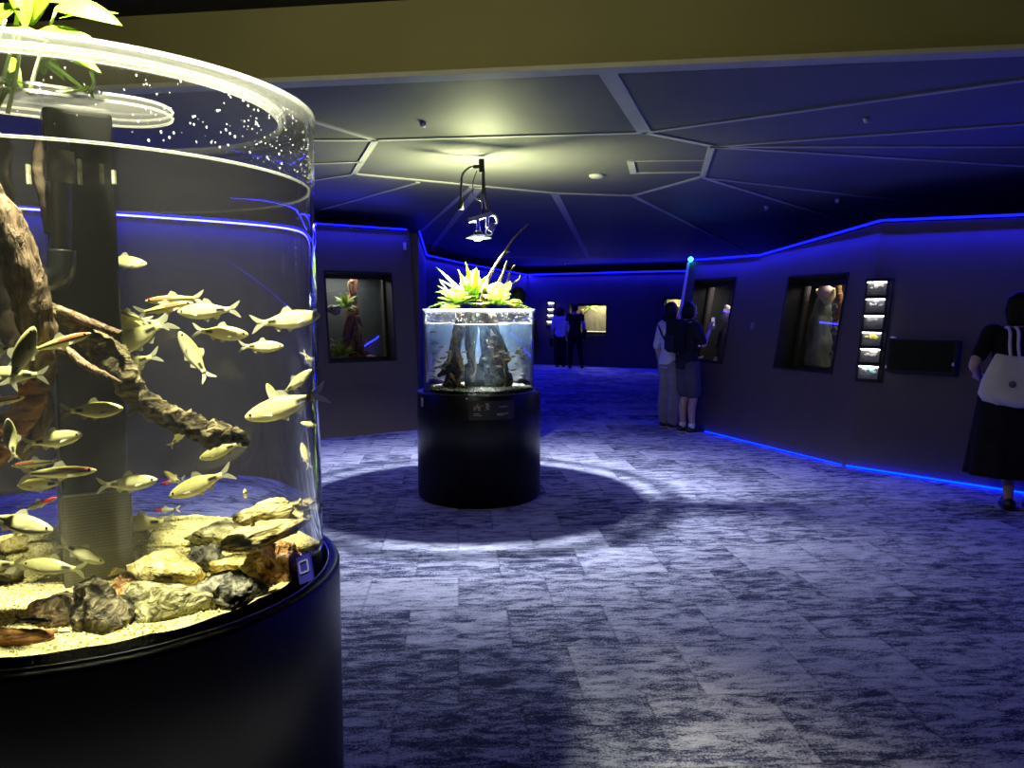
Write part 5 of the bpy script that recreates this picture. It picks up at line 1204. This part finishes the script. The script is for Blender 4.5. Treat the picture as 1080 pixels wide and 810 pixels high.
def person(name, label, pos, yaw, H=1.66, arms=None, legs=None, top='clblack', sleeves=.5, bottom=('trousers', 'clblack'), hair='short', hcol='hair', shoes='shoe', head=(0, 0), group=None, build=1.0, hem=.84, socks=None):
    t = thing(name, label, 'person', pos, yaw, group); k = H / 1.66; t.scale = (k, k, k)
    b = build; V3 = Vector
    legs = legs or [((-.085, .0), (-.09, .02)), ((.085, .0), (.09, .02))]   # (ankle xy, knee xy)
    sh = {-1: V3((-.165 * b, 0, 1.36)), 1: V3((.165 * b, 0, 1.36))}
    arms = arms or {}
    A = {}
    for s in (-1, 1):
        e, w_, hd, pl_ = arms.get(s, ((s * .225 * b, -.02, 1.09), (s * .235 * b, .04, .85), (0, .1, -1), (-s, 0, 0)))
        A[s] = (sh[s], V3(e), V3(w_), V3(hd), V3(pl_))
    tors = [(0, .0, .80, .12 * b, .085), (0, -.005, .86, .158 * b, .115), (0, -.005, .93, .156 * b, .112), (0, .0, 1.03, .128 * b, .092), (0, .0, 1.12, .132 * b, .095), (0, .0, 1.24, .152 * b, .108), (0, -.005, 1.33, .150 * b, .095), (0, -.01, 1.385, .095 * b, .065), (0, -.005, 1.42, .055, .052)]
    bm = bmesh.new(); torso(bm, tors)
    limb(bm, [(0, -.01, 1.36), (0, .0, 1.42), (0, .012, 1.47)], [.058, .050, .050])
    hx = Euler((head[0], 0, head[1])).to_matrix(); hc = V3((0, .025, 1.545)); hp = lambda x, y, z: hc + hx @ V3((x, y, z))
    R4 = hx.to_4x4()
    ell(bm, hp(0, -.008, .025), (.073, .090, .088), 3, R4); ell(bm, hp(0, .018, -.035), (.056, .066, .072), 3, R4); ell(bm, hp(0, .045, -.082), (.030, .026, .022), 2, R4)
    limb(bm, [hp(0, .078, .012), hp(0, .095, -.022), hp(0, .088, -.03)], [.008, .012, .009], 8, 3)
    for s in (-1, 1): ell(bm, hp(s * .072, -.005, -.005), (.010, .019, .030), 2, R4)
    for s in (-1, 1):
        S0, E_, W_, D_, P_ = A[s]
        limb(bm, [S0 + V3((-s * .03, 0, -.01)), S0, (S0 + E_) / 2 + V3((s * .004, 0, 0)), E_, (E_ * .6 + W_ * .4), W_], [.05, .048, .042, .035, .034, .024])
        hand(bm, W_, D_, P_)
    for (ax, ay), (kx, ky) in legs:
        sgn = -1 if ax < kx * 0 + 0 and ax < 0 or (ax <= 0 and kx < 0) else 1
        hpx = -.085 if legs.index(((ax, ay), (kx, ky))) == 0 else .085
        limb(bm, [(hpx, -.005, .86), (hpx * 1.0 + (kx - hpx) * .5, (ky) * .5, .66), (kx, ky, .455), ((kx + ax) / 2, (ky + ay) / 2 - .02, .32), (ax, ay, .09)], [.088 * b, .075 * b, .052, .052, .034])
        limb(bm, [(ax, ay - .03, .04), (ax, ay + .05, .04), (ax, ay + .13, .025)], [.032, .036, .026], 10, 3)
    obj_body = blend_mesh(bm, .0085, 'body', M['skin'], t, 3)
    # eyes, brows, mouth
    bm = bmesh.new()
    for s in (-1, 1): ell(bm, hp(s * .030, .077, .008), (.011, .006, .006), 2, R4)
    obj('eyes', bm, M['eye'], t, True)
    bm = bmesh.new(); ell(bm, hp(0, .080, -.058), (.020, .006, .006), 2, R4); obj('mouth', bm, plain('lips', (.42, .18, .16), .5), t, True)
    # hair
    bm = bmesh.new(); ell(bm, hp(0, -.022, .034), (.084, .092, .094), 3, R4)
    for s in (-1, 1): ell(bm, hp(s * .05, -.02, .0), (.036, .06, .05), 2, R4)
    if hair in ('bob', 'long', 'mid'):
        dz = {'mid': -.06, 'bob': -.105, 'long': -.25}[hair]
        for s in (-1, -.5, 0, .5, 1):
            limb(bm, [hp(s * .062, -.035 - .035 * (1 - abs(s)), .05), hp(s * .074, -.045 - .035 * (1 - abs(s)), -.03), hp(s * .072, -.05 - .03 * (1 - abs(s)), dz)], [.046, .050, .036], 10, 4)
    else: ell(bm, hp(0, -.05, -.03), (.06, .05, .05), 2, R4)
    blend_mesh(bm, .010, 'hair', M[hcol], t, 3)
    # top
    bm = bmesh.new(); gr = .014
    rows = [(x, y, z, rx + gr, ry + gr) for x, y, z, rx, ry in tors if z >= hem]
    rows = [(0, -.005, hem, .165 * b + gr, .118 + gr)] + rows[:-1] + [(0, -.008, 1.405, .066, .06)]
    torso(bm, rows)
    for s in (-1, 1):
        S0, E_, W_, D_, P_ = A[s]; f = sleeves
        p1 = S0.lerp(E_, min(1, f * 2)) if f <= .5 else E_; pts = [S0 + V3((-s * .05, 0, -.01)), S0 + V3((0, 0, .002)), S0.lerp(p1, .5), p1]; rr = [.062, .064, .060, .056]
        if f > .5: pts.append(E_.lerp(W_, (f - .5) * 2)); rr.append(.042)
        limb(bm, pts, rr)
    blend_mesh(bm, .011, 'shirt', M[top], t, 3)
    kind, cm = bottom
    if kind in ('trousers', 'wide', 'shorts'):
        bm = bmesh.new(); torso(bm, [(0, -.005, .80, .13 * b, .10), (0, -.005, .86, .172 * b, .128), (0, -.005, .95, .165 * b, .12), (0, 0, 1.02, .142 * b, .106)])
        for i, ((ax, ay), (kx, ky)) in enumerate(legs):
            hpx = -.085 if i == 0 else .085
            e = .30 if kind == 'shorts' else 0
            w1, w2 = (.105, .10) if kind == 'shorts' else (.100, .082) if kind == 'wide' else (.070, .055)
            if kind == 'shorts': limb(bm, [(hpx, -.005, .86), ((hpx + kx) / 2, ky * .4, .68), (kx * .9 + hpx * .1, ky * .8, .54)], [.108 * b, .105, .102])
            else: limb(bm, [(hpx, -.005, .86), ((hpx + kx) / 2, ky * .5, .66), (kx, ky, .455), ((kx + ax) / 2, (ky + ay) / 2 - .015, .28), (ax, ay, .10)], [.105 * b, .095, w1, w1 * .97, w2])
        blend_mesh(bm, .011, kind if kind != 'wide' else 'trousers', M[cm], t, 3)
    else:
        hemz = float(kind); bm = bmesh.new(); seg = 48; rings = []
        for i in range(11):
            q = i / 10; z = 1.02 + (hemz - 1.02) * q; rx = (.140 + (.07 if q > .15 else .07 * q / .15) + .075 * q) * b; ry = .105 + .045 * min(1, q / .2) + .07 * q
            rings.append([bm.verts.new((rx * (1 + .05 * q * math.sin(9 * 2 * PI * k_ / seg)) * math.cos(2 * PI * k_ / seg), ry * (1 + .05 * q * math.sin(9 * 2 * PI * k_ / seg)) * math.sin(2 * PI * k_ / seg), z)) for k_ in range(seg)])
        for A_, B_ in zip(rings, rings[1:]):
            for k_ in range(seg): bm.faces.new((A_[k_], A_[(k_ + 1) % seg], B_[(k_ + 1) % seg], B_[k_]))
        r = bmesh.ops.extrude_face_region(bm, geom=bm.faces[:])
        for v in r['geom']:
            if isinstance(v, bmesh.types.BMVert): v.co.x *= .97; v.co.y *= .97
        obj('skirt', bm, M[cm], t, True)
    for (ax, ay), _ in legs:
        bm = bmesh.new(); limb(bm, [(ax, ay - .04, .048), (ax, ay + .05, .046), (ax, ay + .15, .034)], [.044, .044, .034], 12, 4)
        for v in bm.verts: v.co.z = max(.012, v.co.z)
        sh_ = obj('shoe', bm, M[shoes], t, True)
        bm = bmesh.new(); limb(bm, [(ax, ay - .045, .0), (ax, ay + .05, .0), (ax, ay + .16, .0)], [.043, .046, .038], 14, 4)
        for v in bm.verts: v.co.z = .002 if v.co.z < 0 else .016
        obj('sole', bm, M['sole' if shoes == 'shoe' and socks else 'shoe'], sh_, False)
        if socks:
            bm = bmesh.new(); tube(bm, [(ax, ay - .005, .07), (ax, ay - .01, .13)], [.044, .043], 14); obj('sock', bm, M['clwhite'], t, True)
    return t, A
def strap(bm, pts, w=.02, th=.006):
    P, _ = spline([Vector(p) for p in pts], [1] * len(pts), 6); tube(bm, P, th + .004, 6)
# the two visitors photographing the tall window
g1 = fl(707, 451); yw = lambda dx, dy: math.atan2(dy, dx) - PI / 2
p1, A1 = person('person', 'visitor with a dark bob, white T-shirt and wide grey trousers, standing beside the backpack visitor', (g1.x - .02, g1.y, 0), yw(.85, .5), 1.66, top='clwhite', sleeves=.5, bottom=('wide', 'clgrey'), hair='bob', socks=True, hem=.80,
    arms={1: ((.25, .06, 1.10), (.20, .28, 1.08), (-.2, 1, .1), (0, 0, 1)), -1: ((-.23, -.03, 1.09), (-.24, .03, .86), (0, .1, -1), (1, 0, 0))})
g2 = fl(724, 456.5)
p2, A2 = person('person', 'visitor in dark shorts with a black backpack holding a phone up to the tall window', (g2.x, g2.y, 0), yw(.95, .35), 1.66, top='clnavy', sleeves=.42, bottom=('shorts', 'clshort'), hair='mid', socks=True, hem=.82,
    legs=[((-.08, .0), (-.085, .02)), ((.08, .03), (.085, .04))], arms={1: ((.235, .07, 1.13), (.13, .22, 1.30), (-.2, .4, .9), (-.2, 1, 0)), -1: ((-.24, .02, 1.10), (-.20, .20, .97), (.1, 1, -.3), (0, 0, 1))})
bp = thing('backpack', 'black backpack worn by the visitor at the tall window', 'backpack', (g2.x, g2.y, 1.0), p2.rotation_euler.z); 
bm = bmesh.new(); bbox_b(bm, (0, -.19, .24), (.27, .15, .42), .05, None, 3); obj('bag_body', bm, M['clblack'], bp, True)
bm = bmesh.new(); bbox_b(bm, (0, -.275, .16), (.20, .04, .20), .018, None, 3); obj('front_pocket', bm, M['matblack'], bp, True)
for s in (-1, 1):
    bm = bmesh.new(); strap(bm, [(s * .09, -.12, .42), (s * .10, -.02, .435), (s * .105, .09, .38), (s * .11, .12, .26), (s * .13, .03, .14), (s * .11, -.12, .08)], .03, .012); obj('shoulder_strap', bm, M['matblack'], bp, True)
bm = bmesh.new(); bbox_b(bm, (.03, -.27, .10), (.012, .006, .03), .002); obj('zip_tag', bm, M['whitepl'], bp)
bpy.context.view_layer.update()
hw = p2.matrix_world @ (A2[1][2] + Vector((-.02, .07, .10)))
ph = thing('phone', 'phone held up in the backpack visitor\'s hand', 'phone', hw, p2.rotation_euler.z)
bm = bmesh.new(); bbox_b(bm, (0, 0, .0), (.075, .009, .150), .008, None, 3); obj('phone_case', bm, M['bluepl'], ph, True)
bm = bmesh.new(); box(bm, (0, -.0055, 0), (.066, .002, .136)); obj('phone_screen', bm, emis('phone_screen_glow', (.5, .5, .75), .6), ph)
# sling of the bob-haired visitor
sl = thing('sling_bag', 'small black sling strap across the back of the white T-shirt visitor', 'bag', (g1.x - .02, g1.y, 1.0), p1.rotation_euler.z)
bm = bmesh.new(); strap(bm, [(-.13, -.10, .36), (-.02, -.13, .24), (.11, -.12, .08), (.17, -.02, -.02)], .02, .008); obj('strap', bm, M['matblack'], sl, True)
bm = bmesh.new(); bbox_b(bm, (.19, .03, -.08), (.07, .18, .14), .02, None, 3); obj('pouch', bm, M['clblack'], sl, True)
# far couple
for (px, py, lab, tp, bt, hr, dx, bag) in [(591, 387, 'far visitor in white shirt and dark trousers, left one of the couple', 'clwhite', ('wide', 'clblack'), 'bob', 0, 1), (606, 388, 'taller far visitor in black vest over pale shirt, at the bright far window', 'clblack', ('trousers', 'clblack'), 'short', 0, 0)]:
    g = fl(px, py); H = 1.66 if bag else 1.74
    p_, A_ = person('person', lab, (g.x, g.y, 0), yw(.15, 1), H, top=tp, sleeves=.6 if bag else .4, bottom=bt, hair=hr, legs=None if bag else [((-.12, .0), (-.11, .02)), ((.20, -.05), (.14, .0))])
    if not bag:
        bm = bmesh.new()
        bm.free()
        for s in (-1, 1): S0, E_, W_, *_ = A_[s]; bm = bmesh.new(); limb(bm, [S0.lerp(E_, .55), E_, E_.lerp(W_, .3)], [.060, .056, .05]); obj('sleeve', bm, M['clwhite'], p_, True)
        b1 = thing('shoulder_bag', 'dark shoulder bag hanging at the taller far visitor\'s right side', 'bag', (g.x, g.y, .7), p_.rotation_euler.z)
        bm = bmesh.new(); bbox_b(bm, (.27, -.02, .22), (.10, .28, .30), .03, None, 3); obj('bag_body', bm, M['clblack'], b1, True)
        bm = bmesh.new(); strap(bm, [(.26, -.1, .36), (.20, -.08, .62), (.17, -.02, .76), (.20, .08, .62), (.26, .08, .36)], .02, .008); obj('strap', bm, M['matblack'], b1, True)
    else:
        b1 = thing('tote_bag', 'small dark bag hanging at the left hand of the white-shirted far visitor', 'bag', (g.x, g.y, .6), p_.rotation_euler.z)
        bm = bmesh.new(); bbox_b(bm, (-.25, .04, .08), (.09, .24, .24), .02, None, 3); obj('bag_body', bm, M['clblack'], b1, True)
        bm = bmesh.new(); strap(bm, [(-.25, -.04, .2), (-.245, .03, .30), (-.25, .11, .2)], .02, .005); obj('handle', bm, M['matblack'], b1, True)
# dark-haired person standing behind the smaller tank
g = at(546, 400, 8.7)
person('person', 'tall dark visitor hidden behind the smaller tank, head showing right of the fern', (g.x, g.y, 0), yw(-.6, .6), 1.80, top='clblack', bottom=('trousers', 'clblack'), hair='short', sleeves=.9)
# woman with the tote at the right edge
g3 = fl(1067, 537)
p3, A3 = person('person', 'woman in black top and long black skirt, standing nearest the right picture edge', (g3.x - .03, g3.y, 0), yw(.35, .94), 1.69, top='clblack', sleeves=.36, bottom=('.27', 'clblack'), hair='bob', build=1.08, hem=.86, head=(0, .3), legs=[((.0, .0), (-.04, .02)), ((.16, .0), (.12, .02))],
    arms={-1: ((-.30, -.10, 1.12), (-.22, .13, 1.0), (.4, 1, -.1), (0, 0, 1)), 1: ((.27, -.03, 1.09), (.22, .2, 1.0), (-.3, 1, 0), (0, 0, 1))})
tb = thing('tote_bag', 'off-white canvas tote with small dark round mark, on the back of the black-skirted woman', 'bag', (g3.x - .03, g3.y, .95), p3.rotation_euler.z)
def tote(bm):
    seg = 40; rings = []
    for i, (z, rx, ry) in enumerate([(.0, .10, .03), (.015, .20, .075), (.06, .235, .095), (.14, .225, .085), (.24, .19, .06), (.30, .165, .042), (.315, .16, .035)]):
        rings.append([bm.verts.new((rx * math.copysign(abs(math.cos(2 * PI * k_ / seg)) ** .6, math.cos(2 * PI * k_ / seg)) + .0, ry * math.sin(2 * PI * k_ / seg) + .012 * noise.noise(Vector((k_ * .5, i * .9, 2))), z + .018 * noise.noise(Vector((k_ * .35, i * .6, 7))))) for k_ in range(seg)])
    for A_, B_ in zip(rings, rings[1:]):
        for k_ in range(seg): bm.faces.new((A_[k_], A_[(k_ + 1) % seg], B_[(k_ + 1) % seg], B_[k_]))
    bm.faces.new(rings[0][::-1]); bm.faces.new(rings[-1])
    bmesh.ops.transform(bm, matrix=Matrix.Translation((-.05, -.225, -.115)) @ Matrix.Diagonal((1.05, 1.1, 1.2, 1)) @ Euler((-.06, .10, 0)).to_matrix().to_4x4(), verts=bm.verts[:])
bm = bmesh.new(); tote(bm); obj('bag_body', bm, M['canvas'], tb, True)
bm = bmesh.new()
for x in (-.10, -.045): strap(bm, [(x + .01, -.235, .26), (x + .005, -.21, .34), (x + .01, -.17, .44), (x + .01, -.06, .475), (x + .0, .07, .43)], .02, .008)
obj('strap', bm, M['canvas'], tb, True)
bm = bmesh.new()
for rr_, z_ in ((.020, 0),):
    tube(bm, [Vector((-.09 + .02 * math.cos(a_), -.327, .06 + .02 * math.sin(a_))) for a_ in [2 * PI * i / 20 for i in range(21)]], .0035, 6)
for dx in (-.007, 0, .007): tube(bm, [(-.09 + dx, -.327, .048), (-.09 + dx * 1.4, -.327, .07)], .0022, 5)
obj('round_mark', bm, plain('dark_print', (.04, .045, .06), .7), tb)

# grey-haired visitor mirrored in / beyond the tall window: a pale stone and dark stump in that tank stand in
# ------------------------------------------------------------------ world, camera, view
w = bpy.data.worlds.new('dim_room'); S.world = w; w.use_nodes = True
w.node_tree.nodes['Background'].inputs[0].default_value = (.30, .24, .5, 1); w.node_tree.nodes['Background'].inputs[1].default_value = .0
cam = bpy.data.cameras.new('camera'); co = bpy.data.objects.new('camera', cam); COL.objects.link(co)
cam.sensor_fit = 'HORIZONTAL'; cam.sensor_width = 36; cam.lens = F / 1080 * 36; cam.clip_start = .05; cam.clip_end = 200
co.location = CAMP; co.rotation_euler = (PI / 2 - PITCH, 0, 0); S.camera = co
vs_ = S.view_settings; S.display_settings.display_device = 'sRGB'
vs_.view_transform = 'Standard'; vs_.look = 'None'; vs_.gamma = 1; vs_.exposure = EXPO; vs_.use_curve_mapping = False
cy = S.cycles
cy.use_denoising = True; cy.denoiser = 'OPENIMAGEDENOISE'; cy.caustics_refractive = False; cy.caustics_reflective = False
cy.max_bounces = 14; cy.diffuse_bounces = 5; cy.glossy_bounces = 5; cy.transmission_bounces = 12; cy.transparent_max_bounces = 16; cy.volume_bounces = 0
cy.sample_clamp_indirect = 30.0; cy.use_light_tree = True; cy.use_adaptive_sampling = True; cy.adaptive_threshold = .01
